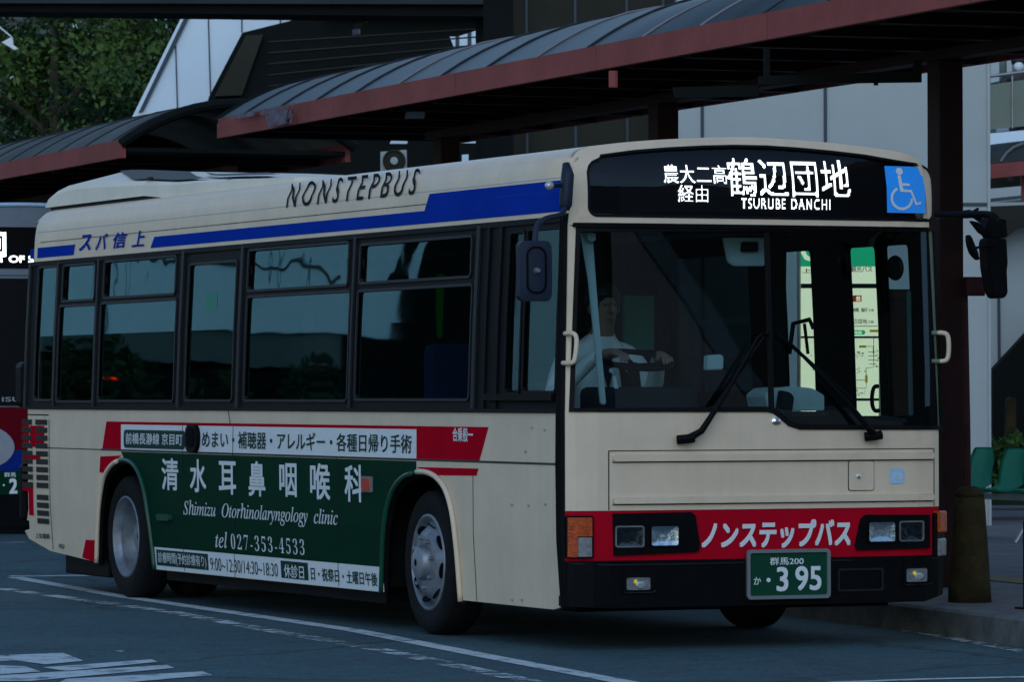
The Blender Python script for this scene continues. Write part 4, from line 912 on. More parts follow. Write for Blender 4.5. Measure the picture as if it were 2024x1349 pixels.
# pillars between window units, bright sill lines
for px in (55, 111, 190, 357, 474, 696, 940): 
    a = S(px, 650)[0]; w_ = .03 if px in (111, 190, 696) else .045
    part('window_post', wrap(fill([[(a-w_/2, ZB+.01), (a+w_/2, ZB+.01), (a+w_/2, ZC-.01), (a-w_/2, ZC-.01)]]), smap, .010, .02, 0, .12), M_WFRAME)
for px in (960, 984):
    a = S(px, 650)[0]; part('window_post', wrap(fill([[(a-.02, ZB+.01), (a+.02, ZB+.01), (a+.02, ZC-.01), (a-.02, ZC-.01)]]), smap, .008, .02, 0, .12), M_BLACK)
sline([(YS0, ZB+.012), (LEN-.2, ZB+.012)], .02, M_GASKET, 'window_sill', .012)
sline([(YS0, ZC-.012), (LEN-.16, ZC-.012)], .03, M_GASKET, 'rain_gutter', .010)
part('sill_rail', wrap(fill([[(S(965, 783)[0], S(1000, 792)[1]), (YS0+.03, S(1000, 792)[1]), (YS0+.03, S(1000, 779)[1]), (S(965, 783)[0], S(1000, 779)[1])]]), smap, .03, .03, 0, 0), M_BLACK)
# platform side: window band, fixed panes, front door of two glazed leaves
lw = [(2.4+1.28*k, 2.4+1.28*k+1.18, ZB+.12, ZC-.12) for k in range(5)]
door = [(.36, .66, .42, ZC-.12), (.76, 1.11, .42, ZC-.12), (1.57, 1.96, .42, ZC-.12)]
lsur = [[(LEN-.13, ZB+.001), (2.15, ZB+.001), (2.15, .30), (YS0, .30), (YS0, ZC), (LEN-.13, ZC)]]
part('window_band', wrap(fill(lsur+[rrect(*r, .02, 3) for r in lw]+[rrect(*r, .03, 3) for r in door]), smap_l, -.004, .02, .6, .2), M_GASKET)
for r in lw: make_window([r], smap_l, [M_GLASS_PRIVACY])
for r in door: make_window([r], smap_l, [M_GLASS_DOOR], M_BLACK, 'door_leaf')
# ---- wheels
def wheel(x, y, face, rear=False, steer=0.0):
    """face = -1 outward to -X, +1 to +X"""
    Mx = Matrix.Translation((x, y, RT_)) @ Matrix.Rotation(steer, 4, 'Z') @ Matrix.Rotation(PI/2*face, 4, 'Y')
    bm = B(); lathe(bm, [(.27, -.21), (.34, -.225), (.395, -.21), (.413, -.18), (.415, -.09), (.413, -.02), (.395, .0), (.35, .012), (.30, .008), (.272, -.006)], Mx, 56, False)
    for k in range(0, 56): pass
    wh = part('wheel', bm, M_RUBBER, smooth=True)
    bm = B()
    if rear:
        for pr in ([(.278, -.008), (.280, .004), (.268, .006)], [(.268, .006), (.258, -.012)], [(.258, -.012), (.246, -.03), (.240, -.045)], [(.240, -.045), (.234, -.12), (.215, -.165)], [(.215, -.165), (.18, -.185), (.13, -.185)], [(.13, -.185), (.125, -.12), (.10, -.09)], [(.10, -.09), (.02, -.085)]): lathe(bm, pr, Mx, 48, False)
    else:
        for pr in ([(.278, -.008), (.280, .004), (.268, .008)], [(.268, .008), (.258, -.008), (.245, -.045)], [(.245, -.045), (.228, -.035), (.19, .012), (.172, .022)], [(.172, .022), (.165, .026), (.105, .026)], [(.105, .026), (.10, .05), (.092, .066)], [(.092, .066), (.07, .078), (.02, .08)]): lathe(bm, pr, Mx, 48, False)
    part('rim', bm, M_RIM, wh, True)
    for k in range(8 if x < -1 else 0):
        a = 2*PI*k/8+.2; r = .145; bm = B()
        lathe(bm, [(.013, -.19 if rear else .024), (.013, -.16 if rear else .048), (.008, -.155 if rear else .052)], Mx @ Matrix.Translation((r*math.cos(a), r*math.sin(a), 0)), 6); part('wheel_nut', bm, M_RIM, wh)
    if not rear:
        for k in range(8):
            bm = B(); a = 2*PI*(k+.5)/8+.2; r = .212
            Mh = Mx @ Matrix.Translation((r*math.cos(a), r*math.sin(a), -.006)) @ Matrix.Rotation(a, 4, 'Z') @ Matrix.Rotation(-.95, 4, 'Y') @ Matrix.Scale(.62, 4, (1, 0, 0))
            lathe(bm, [(.046, -.004), (.046, .0035)], Mh, 18); part('hand_hole', bm, M_BLACK, wh)
wheel(-1.085, YFW, -1, False, math.radians(-2)); wheel(-1.09, YRW, -1, True); wheel(1.085, YFW, 1, False, math.radians(-2)); wheel(1.09, YRW, 1, True)
for x in (-.72, .72): wheel(x, YRW, -1 if x < 0 else 1, True)
for y, A in ((YFW, fa), (YRW, ra)):
    for sgn in (-1, 1):
        bm = B(); ys = [p[0] for p in A]; y0, y1 = min(ys)-.03, max(ys)+.03; zt = max(p[1] for p in A)+.03
        for q in ((y0, y0+.02, .25, zt), (y1-.02, y1, .25, zt), (y0, y1, zt, zt+.02)): box(bm, min(sgn*.55, sgn*1.10), max(sgn*.55, sgn*1.10), q[0], q[1], q[2], q[3])
        box(bm, min(sgn*.53, sgn*.55), max(sgn*.53, sgn*.55), y0, y1, .25, zt); part('wheel_housing', bm, M_INTERIOR)
bm = B(); box(bm, -.95, .95, .35, 1.55, .20, .55); box(bm, -.5, .5, 1.55, 2.849, .16, .50); box(bm, -1.06, 1.06, 2.85, 6.8, .15, .55); box(bm, -.5, .5, 6.801, 8.2, .16, .5); box(bm, -1.0, 1.0, 8.25, LEN-.15, .34, .6); part('chassis', bm, M_BLACK)
bm = B(); tube(bm, [(-.95, YFW, RT_), (.95, YFW, RT_)], .07, 10); tube(bm, [(-.7, YRW, RT_), (.7, YRW, RT_)], .09, 10); part('axle', bm, M_BLACK)

# ---- front
XL, XR = -1.128, 1.128
ws_out = FP([(1138, 450), (1124, 815)]) + FP([(1516, 815), (1528, 818), (1543, 830), (1558, 843), (1580, 850), (1862, 850), (1847, 450)])
zrb1, zrb0 = .755, .487
def fsheet(loops, off=0, th=.03, du=.12, dv=.12, into=None): return wrap(fill(loops), fmap, off, th, du, dv, into)
# cream skin under the windscreen
lowf = [(XL, zrb1+.001), (XR, zrb1+.001), (XR, F(1862, 850)[1])] + ws_out[7:1:-1] + [ws_out[1], (XL, ws_out[1][1])]
lowf = [(XL, zrb1+.001), (XR, zrb1+.001), (XR, ws_out[-2][1])] + [ws_out[i] for i in (-2, -3, -4, -5, -6, -7)] + [ws_out[1], (XL, ws_out[1][1])]
part('front_panel', fsheet([lowf]), M_CREAM, smooth=False)
part('front_band', fsheet([[(XL, zrb0+.001), (XR, zrb0+.001), (XR, zrb1-.001), (XL, zrb1-.001)]], -.004), M_RED)
bumper = [(XL, zrb0-.001), (XR+.02, zrb0-.001), (XR+.015, .27), (1.0, .235), (-.9, .235), (XL, .245)]
part('bumper', fsheet([bumper], .025, .12, .1, .1), M_BLACK)
zh = F(1500, 449)[1]
pl_l = [ws_out[0], ws_out[1], (XL, ws_out[1][1]), (-hw(zh)-(-.012), zh)]
part('corner_pillar', fsheet([pl_l], 0, .04, .1, .2), M_CREAM)
part('corner_pillar', fsheet([[ws_out[-1], (hw(zh)-.012, zh), (XR, ws_out[-2][1]), ws_out[-2]]], 0, .04, .1, .2), M_CREAM)
# header with the destination sign
top = [(x*.985, z) for x, z in prof if True]
sgn_o = []
x0, zb0 = F(1162, 429); x1 = F(1845, 429)[0]
sl = rrect(x0, x1, zb0, 2.672, .055, 6)
sl = [(x, (z if z < 2.6 else z-.0+(.055*(1-(x/1.03)**2) if z > 2.61 else 0))) for x, z in sl]
k0 = [i for i, p in enumerate(sl) if p[1] > 2.6 and p[0] > .9][-1]
# arch of the top edge: replace the straight top by points on the roof curve
lo_ = [p for p in sl if p[1] < 2.5]
def ztop(x): return interp(x, [(-1.04, 2.600), (-1.0, 2.640), (-.9, 2.672), (-.7, 2.700), (-.4, 2.727), (0, 2.744), (.4, 2.727), (.7, 2.700), (.9, 2.672), (1.0, 2.640), (1.04, 2.600)])
xs = [x1-.0, x1-.012, x1-.035, x1-.08, .9, .7, .5, .3, .1, -.1, -.3, -.5, -.7, -.9, x0+.08, x0+.035, x0+.012, x0]
zs = [2.575, 2.610, 2.635, 2.655]+[ztop(x) for x in xs[4:-4]]+[2.655, 2.635, 2.610, 2.575]
sign_loop = [p for p in sl if p[1] < zb0+.06 and p[0] < 0] + [p for p in sl if p[1] < zb0+.06 and p[0] > 0] + list(zip(xs, zs))
head = [(-hw(zh)+.012, zh), (hw(zh)-.012, zh)] + [(x, z) for x, z in prof[::-1]]
part('sign_surround', fsheet([head, sign_loop], 0, .04, .15, .06), M_CREAM, smooth=False)
sg = part('destination_sign', fsheet([sign_loop], -.028, .012, .2, .1), M_BLACK)
def ring_loop(L, d):                                # offset inward (for gaskets)
    n = len(L); out = []
    area = sum(L[i][0]*L[(i+1) % n][1]-L[(i+1) % n][0]*L[i][1] for i in range(n)); sg_ = 1 if area > 0 else -1
    for i in range(n):
        a, b, c = Vector(L[i-1]), Vector(L[i]), Vector(L[(i+1) % n]); t = ((b-a).normalized()+(c-b).normalized()).normalized()
        out.append((b.x-t.y*d*sg_, b.y+t.x*d*sg_))
    return out
part('sign_gasket', fsheet([sign_loop, ring_loop(sign_loop, .014)], .004, .03, .2, .1), M_GASKET, sg)
part('sign_glass', fsheet([ring_loop(sign_loop, .012)], -.010, 0, .2, .1), M_GLASS_SIGN, sg)
def led(body, px0, px1, pyt, pyb, rows, bold=.0, space=1.0):
    """dot matrix: square dots lit where the glyphs are"""
    u0, v0 = F(px0, pyb); u1, v1 = F(px1, pyt); bm = fit_text(body, u0, u1, v0, v1, 0, 0, space)
    t = BVHTree.FromBMesh(bm); st_ = (v1-v0)/rows; cols = int((u1-u0)/st_); out = bmesh.new()
    for i in range(cols+1):
        for j in range(rows):
            u, v = u0+(i+.5)*st_, v0+(j+.5)*st_
            hit = sum(1 for du, dv in ((0, 0), (-bold, 0), (bold, 0), (0, -bold), (0, bold)) if t.ray_cast(Vector((u+du*st_, v+dv*st_, 1)), Vector((0, 0, -1)))[0] is not None)
            if hit >= 2:
                h = st_*.46; out.faces.new([out.verts.new((u+a*h, v+b*h, 0)) for a, b in ((-1, -1), (1, -1), (1, 1), (-1, 1))])
    bm.free()
    return out
def led_part(body, *a, **k): part('led_lettering', wrap(led(body, *a, **k), fmap, -.022, 0), M_LED, sg)
led_part('農大二高', 1316, 1438, 327, 361, 22, bold=.2)
led_part('経由', 1344, 1403, 366, 399, 22, bold=.2)
led_part('鶴辺団地', 1443, 1678, 317, 387, 34, bold=.5)
led_part('TSURUBE DANCHI', 1469, 1645, 394, 412, 11, bold=.25, space=1.25)
def strokes(bm, pts, w):                            # flat ribbon strokes in (u,v)
    P = [Vector((*p, 0)) for p in pts]; L, R_ = offs2(P, w/2), offs2(P, -w/2)
    a = [bm.verts.new(p) for p in L]; b = [bm.verts.new(p) for p in R_]
    for i in range(len(P)-1): bm.faces.new((a[i], a[i+1], b[i+1], b[i]))
x0s, zt_s = F(1749, 328); x1s, zb_s = F(1830, 422)
ws_ = part('wheelchair_sticker', fsheet([[(x0s, zb_s), (x1s, zb_s), (x1s, zt_s), (x0s, zt_s)]], -.004, .002), M_SIGNBLUE, sg)
def sym(u, v): return (x0s+(x1s-x0s)*u, zt_s-(zt_s-zb_s)*v)
bm = B()
for k, (pts, w) in enumerate(([([sym(.345+.085*math.cos(a), .105+.072*math.sin(a)) for a in np.linspace(0, 2*PI, 25)], .022)] if False else []) + [([sym(.325, .19), sym(.37, .54)], .022), ([sym(.35, .39), sym(.575, .395)], .013), ([sym(.34, .525), sym(.60, .53), sym(.735, .81), sym(.86, .775)], .015),
        ([sym(.36+.255*math.cos(a)+.0, .69+.225*math.sin(a)) for a in np.linspace(math.radians(245), math.radians(0), 28)], .015)]):
    b2 = B(); strokes(b2, pts, w); wrap(b2, fmap, -.001+.0004*k, 0, 0, 0, bm)
b2 = B(); b2.faces.new([b2.verts.new((*sym(.345+.088*math.cos(a), .11+.076*math.sin(a)), 0)) for a in np.linspace(0, 2*PI, 25)[:-1]]); wrap(b2, fmap, -.0002, 0, 0, 0, bm)
part('wheelchair_symbol', bm, M_WHITE, ws_)
# windscreen gasket and two panes
gk = part('windscreen_frame', fsheet([ws_out, ring_loop(ws_out, .030)], .010, .035, .12, .15), M_GASKET)
xm = F(1521, 640)[0]
wi = ring_loop(ws_out, .024)
part('divider', fsheet([[(xm-.011, F(1521, 812)[1]), (xm+.011, F(1521, 812)[1]), (xm+.011, zh-.03), (xm-.011, zh-.03)]], .010, .03, 0, .15), M_GASKET, gk)
part('pane', wrap(fill([wi]), gmap, -.004, 0, .06, .15), M_GLASS_FRONT, gk, True)
part('drip_rail', fsheet([[(-1.07, zh-.012), (1.07, zh-.012), (1.07, zh+.012), (-1.07, zh+.012)]], .022, .03, .12, 0), M_BLACK)
# bonnet panel grooves, ribs, flap, sticker
def fline(pts, w, m, name='panel_groove', off=.0025):
    bm = B(); strokes(bm, pts, w); return part(name, wrap(bm, fmap, off, .002, .12, .12), m)
xa, xb = F(1203, 940)[0], F(1846, 940)[0]; zp1, zp0 = F(1500, 890)[1], zrb1+.004
fline([(xa, zp0), (xa, zp1)], .006, M_SEAM); fline([(xa, zp1), (xb, zp1)], .005, M_SEAM); fline([(xb, zp1), (xb, zp0)], .005, M_SEAM)
for py in (904, 987):
    z = F(1500, py)[1]; part('panel_rib', fsheet([rrect(xa+.02, xb-.01, z-.018, z+.018, .012, 3)], .022, .024, .12, 0), M_CREAM, smooth=False)
    fline([(xa+.02, z-.024), (xb-.01, z-.024)], .005, M_SEAM)
a, b, c, d = *F(1676, 971)[:1], F(1727, 911)[0], F(1700, 971)[1], F(1700, 911)[1]
fl = part('fuel_flap', fsheet([rrect(a, b, c, d, .015)], .004, .004), M_SEAM)
part('flap_skin', fsheet([rrect(a+.004, b-.004, c+.004, d-.004, .012)], .007, .004), M_CREAM, fl)
bm = B(); lathe(bm, [(.012, 0), (.012, .012), (.006, .014)], Matrix.Translation(fmap(*F(1695, 942), .006)) @ Matrix.Rotation(PI/2, 4, 'X'), 14); part('lock', bm, M_CHROME, fl)
stk = part('round_sticker', fsheet([rrect(F(1758, 958)[0], F(1787, 958)[0], F(1770, 957)[1], F(1770, 926)[1], .02)], .004, .003), M_STICKER)
bm = fit_text('点検', F(1762, 950)[0], F(1783, 950)[0], F(1770, 948)[1], F(1770, 934)[1]); part('lettering', wrap(bm, fmap, .006, 0), M_WHITE, stk)
bm = B(); lathe(bm, [(.02, 0), (.018, .012), (.006, .018)], Matrix.Translation(fmap(*F(1533, 833), .0)) @ Matrix.Rotation(PI/2, 4, 'X') @ Matrix.Scale(1.6, 4, (1, 0, 0)), 16); part('washer_nozzle', bm, M_CHROME)
# headlamps
def headlamp(pod, lamps):
    P = part('headlamp', fsheet([pod]+[rrect(F(x0, yb_)[0], F(x1, yb_)[0], F((x0+x1)/2, yb_)[1], F((x0+x1)/2, yt)[1], .010, 3) for (x0, x1, yt, yb_, lit) in lamps], .014, .012, .12, 0), M_BLACK)
    for (x0, x1, yt, yb_, lit) in lamps:
        a, b, c, d = F(x0, yb_)[0], F(x1, yb_)[0], F((x0+x1)/2, yb_)[1], F((x0+x1)/2, yt)[1]
        part('bezel', fsheet([rrect(a-.008, b+.008, c-.008, d+.008, .014, 3), rrect(a, b, c, d, .010, 3)], .022, .02), M_STEEL if not lit else M_BLACK, P)
        cx, cz = (a+b)/2, (c+d)/2; bm = B(); n = 10
        g = [[bm.verts.new(fmap(a+(b-a)*i/n, c+(d-c)*j/n, .012-(.05 if lit else .03)*(1-min(1, max(abs(2*i/n-1), abs(2*j/n-1))**2.2))*.2)) for j in range(n+1)] for i in range(n+1)]
        for i in range(n):
            for j in range(n): bm.faces.new((g[i][j], g[i+1][j], g[i+1][j+1], g[i][j+1]))
        part('reflector', bm, M_CHROME if lit else M_DARKCHROME, P, True)
        part('lens', fsheet([rrect(a, b, c, d, .010, 3)], .0165, 0, .05, .05), M_LENS, P)
M_DARKCHROME = mat('dark_reflector', (0.10, 0.115, 0.12), 0.2, 1.0, bump=0.3, bscale=20)
lp = FP([(1210, 1016), (1365, 1013), (1373, 1020), (1382, 1078), (1380, 1089), (1372, 1092), (1212, 1099)]); lp = [(x, z) for x, z in lp]
headlamp(lp, [(1216, 1268, 1043, 1080, False), (1285, 1339, 1041, 1079, True)])
rp = FP([(1710, 1018), (1836, 1018), (1836, 1084), (1692, 1088), (1688, 1080), (1700, 1026)])
headlamp(rp, [(1715, 1767, 1033, 1071, True), (1777, 1821, 1033, 1068, False)])
bm = fit_text('ノンステップバス', F(1387, 1084)[0], F(1679, 1084)[0], F(1500, 1083)[1], F(1500, 1031)[1], .12, .036); part('lettering', wrap(bm, fmap, .005, 0, .1, 0), M_WHITE)
# corner turn lamps
def corner_lamp(pa, pb_, sgn):
    (a, c), (b, d) = F(*pa), F(*pb_)
    o = part('turn_lamp', fsheet([rrect(a, b, c, d, .012, 3)], .018, .03, .05, 0), M_BLACK)
    return o, a, b, c, d
o, a, b, c, d = corner_lamp((1117, 1105), (1171, 1020), -1)
part('amber_lens', fsheet([[(a+.004, c+.008), (a+.05, c+.008), (a+.05, c+.118), (b-.012, c+.118), (b-.012, d-.01), (a+.004, d-.01)]], .028, .012, .04, 0), M_AMBER, o)
part('clear_lens', fsheet([rrect(a+.053, b-.014, c+.010, c+.113, .006, 3)], .027, .012, .04, 0), M_GREYLENS, o)
bm = B(); obox(bm, (1.085, .03, F(1860, 1103)[1]), (.085, .06, 0), (-.04, .10, 0), (0, 0, .25), .012); o = part('turn_lamp', bm, M_BLACK)
bm = B(); obox(bm, (1.10, .022, F(1860, 1054)[1]), (.082, .06, 0), (-.03, .09, 0), (0, 0, .122), .01); part('amber_lens', bm, M_AMBER, o)
bm = B(); obox(bm, (1.10, .022, F(1860, 1100)[1]), (.078, .06, 0), (-.03, .09, 0), (0, 0, .10), .01); part('clear_lens', bm, M_GREYLENS, o)
# fog lamps and towing recess
for x0, x1, yt, yb_ in ((1233, 1281, 1142, 1167), (1786, 1828, 1124, 1151)):
    a, b, c, d = F(x0, yb_)[0], F(x1, yb_)[0], F(x0, yb_)[1], F(x0, yt)[1]
    fo = part('fog_lamp', fsheet([rrect(a-.02, b+.02, c-.02, d+.02, .01, 3), rrect(a, b, c, d, .01, 3)], .036, .03), M_BLACK)
    part('lens', fsheet([rrect(a, b, c, d, .008, 3)], .029, .004), M_GREYLENS, fo)
    bm = B(); lathe(bm, [(.024, 0), (.018, .003), (.004, .004)], Matrix.Translation(fmap((a+b)/2+.015, (c+d)/2-.008, .029)) @ Matrix.Rotation(PI/2, 4, 'X') @ Matrix.Scale(1.4, 4, (1, 0, 0)), 14); part('bulb', bm, M_POLE, fo, True)
    bm = B(); lathe(bm, [(.012, 0), (.010, .004)], Matrix.Translation(fmap((a+b)/2-.015, (c+d)/2+.01, .029)) @ Matrix.Rotation(PI/2, 4, 'X'), 10); part('amber_spot', bm, M_SIGNYEL, fo)
    bm = B(); tube(bm, [fmap(a-.01, c-.016, .035), fmap(b+.01, c-.016, .035), fmap(b+.03, c-.005, .035)], .004, 6); part('lip', bm, M_WFRAME, fo)
a, b, c, d = F(1655, 1165)[0], F(1738, 1165)[0], F(1700, 1165)[1], F(1700, 1128)[1]
part('tow_recess', fsheet([rrect(a-.012, b+.012, c-.012, d+.012, .012, 3), rrect(a, b, c, d, .01, 3)], .031, .03), M_WFRAME)
bm = B(); tube(bm, [fmap(XL+.01, zrb0-.012, .03), fmap(-.9, zrb0-.022, .03), fmap(-.4, zrb0-.022, .03), fmap(.4, zrb0-.018, .03), fmap(1.1, zrb0-.016, .03)], .005, 6); part('bumper_edge', bm, M_WFRAME)
# number plate
xc0, xc1 = F(1469, 1130)[0], F(1631, 1130)[0]; zc0, zc1 = F(1550, 1183)[1], F(1550, 1087)[1]; pth = -.045
plm = lambda u, v, o: Vector((u, pth-o, v))
np_ = part('number_plate', wrap(fill([rrect(xc0, xc1, zc0, zc1, .022)]), plm, 0, .02), M_PLATE)
part('plate_frame', wrap(fill([rrect(xc0-.003, xc1+.003, zc0-.003, zc1+.003, .024), rrect(xc0+.016, xc1-.016, zc0+.016, zc1-.016, .012)]), plm, .012, .014), M_PLATEFRAME, np_)
def plate_text(b_, x0, x1, yt, yb_, bold=.01):
    k = .985
    bm = fit_text(b_, F(x0, yb_)[0]*1.0, F(x1, yb_)[0], F(1550, yb_)[1], F(1550, yt)[1], 0, bold); part('lettering', wrap(bm, plm, .004, 0), M_WHITE, np_)
plate_text('群馬200', 1514, 1580, 1102, 1117); plate_text('か', 1482, 1496, 1140, 1155); plate_text('3', 1528, 1549, 1122, 1168, .018); plate_text('95', 1565, 1614, 1121, 1167, .018)
bm = B(); lathe(bm, [(.012, 0), (.012, .003)], Matrix.Translation(plm(*F(1511, 1147), .003)) @ Matrix.Rotation(PI/2, 4, 'X'), 14); part('dot', bm, M_WHITE, np_)
# wipers
def wiper(base, elbow, tip, blade0, blade1, dip):
    q = lambda p, o: fmap(*F(*p), o)
    bm = B(); tube(bm, [q(base, .05), q(dip, .07), q(elbow, .065), q(tip, .05)], [.022, .018, .012, .008], 8); w = part('wiper', bm, M_BLACK)
    bm = B(); tube(bm, [q((base[0]-16, base[1]+2), .02), q(base, .055), q((base[0]+10, base[1]-2), .06)], .026, 10); part('pivot', bm, M_BLACK, w)
    bm = B(); tube(bm, [q(blade0, .025), q(blade1, .022)], .009, 6); tube(bm, [q((blade0[0]*.6+blade1[0]*.4, blade0[1]*.6+blade1[1]*.4), .032), q(tip, .045)], .007, 6); part('blade', bm, M_BLACK, w)
    return w
wiper((1352, 868), (1425, 778), (1490, 668), (1412, 800), (1515, 655), (1376, 852))
wiper((1722, 862), (1660, 790), (1555, 680), (1680, 790), (1535, 662), (1704, 846))
bm = B(); tube(bm, [fmap(*F(1488, 670), .045), fmap(*F(1500, 660), .045), fmap(*F(1512, 662), .04)], .008, 6); part('wiper_link', bm, M_BLACK)
# grab handles
def handle(pts, m=M_CREAM):
    bm = B(); tube(bm, smooth_path(pts, 4), .013, 8); return part('grab_handle', bm, m, smooth=True)
q = lambda px, py, o: fmap(*F(px, py), o)
handle([q(1116, 660, .0), q(1124, 660, .06), q(1129, 672, .07), q(1126, 708, .07), q(1121, 718, .06), q(1112, 718, .0)])
def e(dx, y, z): return Vector((1.118+dx, y, z))
z1h, z0h = F(1860, 659)[1], F(1860, 714)[1]
handle([e(-.02, .10, z1h), e(.035, .06, z1h), e(.055, .05, z1h-.03), e(.055, .05, z0h+.03), e(.035, .06, z0h), e(-.02, .10, z0h)])
# mirrors
mr = lambda px, py, Y: Vector(on_axis(px, py, 1, Y))
bm = B(); P0, P1 = mr(1122, 345, -.0), mr(1118, 405, -.02); tube(bm, [P0+Vector((0, .02, .06)), P0, P1, P1-Vector((0, 0, .03))], [.02, .035, .035, .02], 10); mi = part('mirror_arm', bm, M_MIRROR, smooth=True)
bm = B(); tube(bm, smooth_path([mr(1117, 405, -.02), mr(1110, 424, -.05), mr(1080, 432, -.10), mr(1062, 447, -.13), mr(1057, 480, -.15), mr(1057, 525, -.16)], 5), .016, 8); part('mirror_tube', bm, M_MIRROR, mi, True)
bm = B(); tube(bm, [mr(1112, 366, -.0), mr(1090, 366, -.04)], .012, 8); part('lamp_stalk', bm, M_MIRROR, mi)
bm = B(); lathe(bm, [(.004, -.02), (.022, -.012), (.024, .01), (.01, .018)], Matrix.Translation(mr(1086, 367, -.05)) @ Matrix.Rotation(PI/2, 4, 'X'), 14); part('lamp', bm, M_POLE, mi, True)
a = mr(1026, 536, -.17).x; b = mr(1090, 536, -.17).x; c = mr(1057, 596, -.17).z; d = mr(1057, 476, -.17).z
mm = lambda u, v, o: Vector((u, -.17-o-.02*(1-((2*(u-a)/(b-a)-1)**2+(2*(v-c)/(d-c)-1)**2)/2), v))
mh = part('mirror', wrap(fill([rrect(a, b, c, d, .035, 6)]), mm, 0, .05, .03, .03), M_MIRROR, smooth=False)
part('mirror_ring', wrap(fill([rrect(a+.035, b-.035, c+.04, d-.03, .05, 8), rrect(a+.045, b-.045, c+.05, d-.04, .042, 8)]), mm, .006, .008, .03, .03), M_BLACK, mh)
bm = B(); lathe(bm, [(.02, 0), (.014, .02), (.008, .03)], Matrix.Translation(mm((a+b)/2, (c+d)/2, .0)) @ Matrix.Rotation(PI/2, 4, 'X'), 12); part('pivot', bm, M_STEEL, mh)
# platform side mirror, hanging well ahead of the corner
rY = -.55
bm = B(); tube(bm, smooth_path([mr(1852, 425, .05), mr(1900, 425, -.2), mr(1950, 424, -.45), mr(1968, 432, rY), mr(1974, 450, rY)], 4), .02, 8); ra_ = part('mirror_arm', bm, M_BLACK, smooth=True)
bm = B(); tube(bm, [mr(1902, 422, -.15), mr(1916, 420, -.2), mr(1945, 440, -.4), mr(1952, 450, -.45)], .016, 8); tube(bm, [mr(1916, 423, -.2), mr(1933, 413, -.3)], .008, 6); part('brace', bm, M_BLACK, ra_)
def px_plate(name, pts, Y, th, m, parent=None):
    bm = B(); prism(bm, [mr(x, y, Y) for x, y in pts], (0, th, 0)); bmesh.ops.bevel(bm, geom=bm.edges[:], offset=.006, segments=2, affect='EDGES')
    return part(name, bm, m, parent)
rm = px_plate('mirror', [(1951, 478), (1956, 470), (1990, 472), (1993, 520), (1991, 535), (1993, 580), (1986, 590), (1970, 590), (1962, 575), (1954, 530)], rY-.03, .10, M_BLACK)
px_plate('mirror_cap', [(1956, 430), (1990, 434), (1992, 470), (1960, 472), (1948, 455)], rY-.02, .09, M_BLACK, rm)
px_plate('round_mirror', [(1916, 463), (1922, 468), (1930, 488), (1934, 496), (1938, 515), (1932, 512), (1922, 500), (1916, 480)], rY-.12, .05, M_BLACK, rm)
bm = B(); tube(bm, [mr(1930, 490, rY-.10), mr(1945, 487, rY-.05), mr(1985, 487, rY)], .008, 6); tube(bm, [mr(1928, 443, -.45), mr(1942, 460, -.5), mr(1955, 468, rY)], .010, 6); part('mirror_stay', bm, M_BLACK, rm)
px_plate('second_mirror', [(1920, 436), (1938, 440), (1948, 455), (1952, 466), (1940, 462)], rY-.10, .04, M_BLACK, rm)

# ---- roof pod
def pod():
    """tall roof unit: (y, height of the shoulder) from the rear; a thin dark gap under its skirt"""
    ys = [(9.77, .02), (9.72, .123), (9.55, .183), (9.3, .228), (9.0, .240), (8.5, .218), (7.55, .163), (7.0, .112), (6.5, .098), (6.0, .078), (5.4, .045), (4.9, .02), (4.66, .006)]
    bm = B(); secs = []
    for y, h in ys:
        secs.append([bm.verts.new((xx, y, (2.737 if y > 7.5 or f > .1 else 2.70)+h*f)) for xx, f in ((-.965, 0), (-.957, .45), (-.935, .62), (-.60, 1.0), (-.3, 1.0), (0, 1.0), (.3, 1.0), (.60, 1.0), (.935, .62), (.957, .45), (.965, 0))])
    for a, b in zip(secs, secs[1:]):
        for j in range(10): bm.faces.new((a[j], a[j+1], b[j+1], b[j]))
    bm.faces.new(secs[0]); bm.faces.new(secs[-1][::-1]); bmesh.ops.recalc_face_normals(bm, faces=bm.faces)
    p = part('roof_pod', bm, M_PODWHITE, smooth=False)
    H = lambda y: interp(-y, [(-a, b) for a, b in ys])
    for y0, y1, sk0, sk1 in ((9.08, 7.58, 1.22, 1.28), (7.25, 6.0, 1.18, 1.15)):
        for sg_ in (-1, 1):
            bm = B(); rowsp = []
            for t in np.linspace(0, 1, 7):
                row = []
                for u in np.linspace(0, 1, 4):
                    y = (y0-sk0*(1-u))+((y1-sk1*(1-u))-(y0-sk0*(1-u)))*t; h = H(y); x = .925-.30*u; f = .632+.340*u
                    row.append(bm.verts.new((sg_*x, y, 2.745+h*f+(.006 if y0 > 8 else .014))))
                rowsp.append(row)
            for a, b in zip(rowsp, rowsp[1:]):
                for j in range(3): bm.faces.new((a[j], a[j+1], b[j+1], b[j]))
            part('pod_grille', bm, M_PODGRILLE, p)
    for y in (7.5, 5.9):
        bm = B(); h = H(y); box(bm, -.955, -.92, y-.03, y+.03, 2.737+h*.68, 2.737+h*.80, .004); part('latch', bm, M_WFRAME, p)
    bm = B(); box(bm, -.95, .95, 7.25, 9.68, 2.68, 2.736); part('pod_base', bm, M_BLACK, p)
pod()

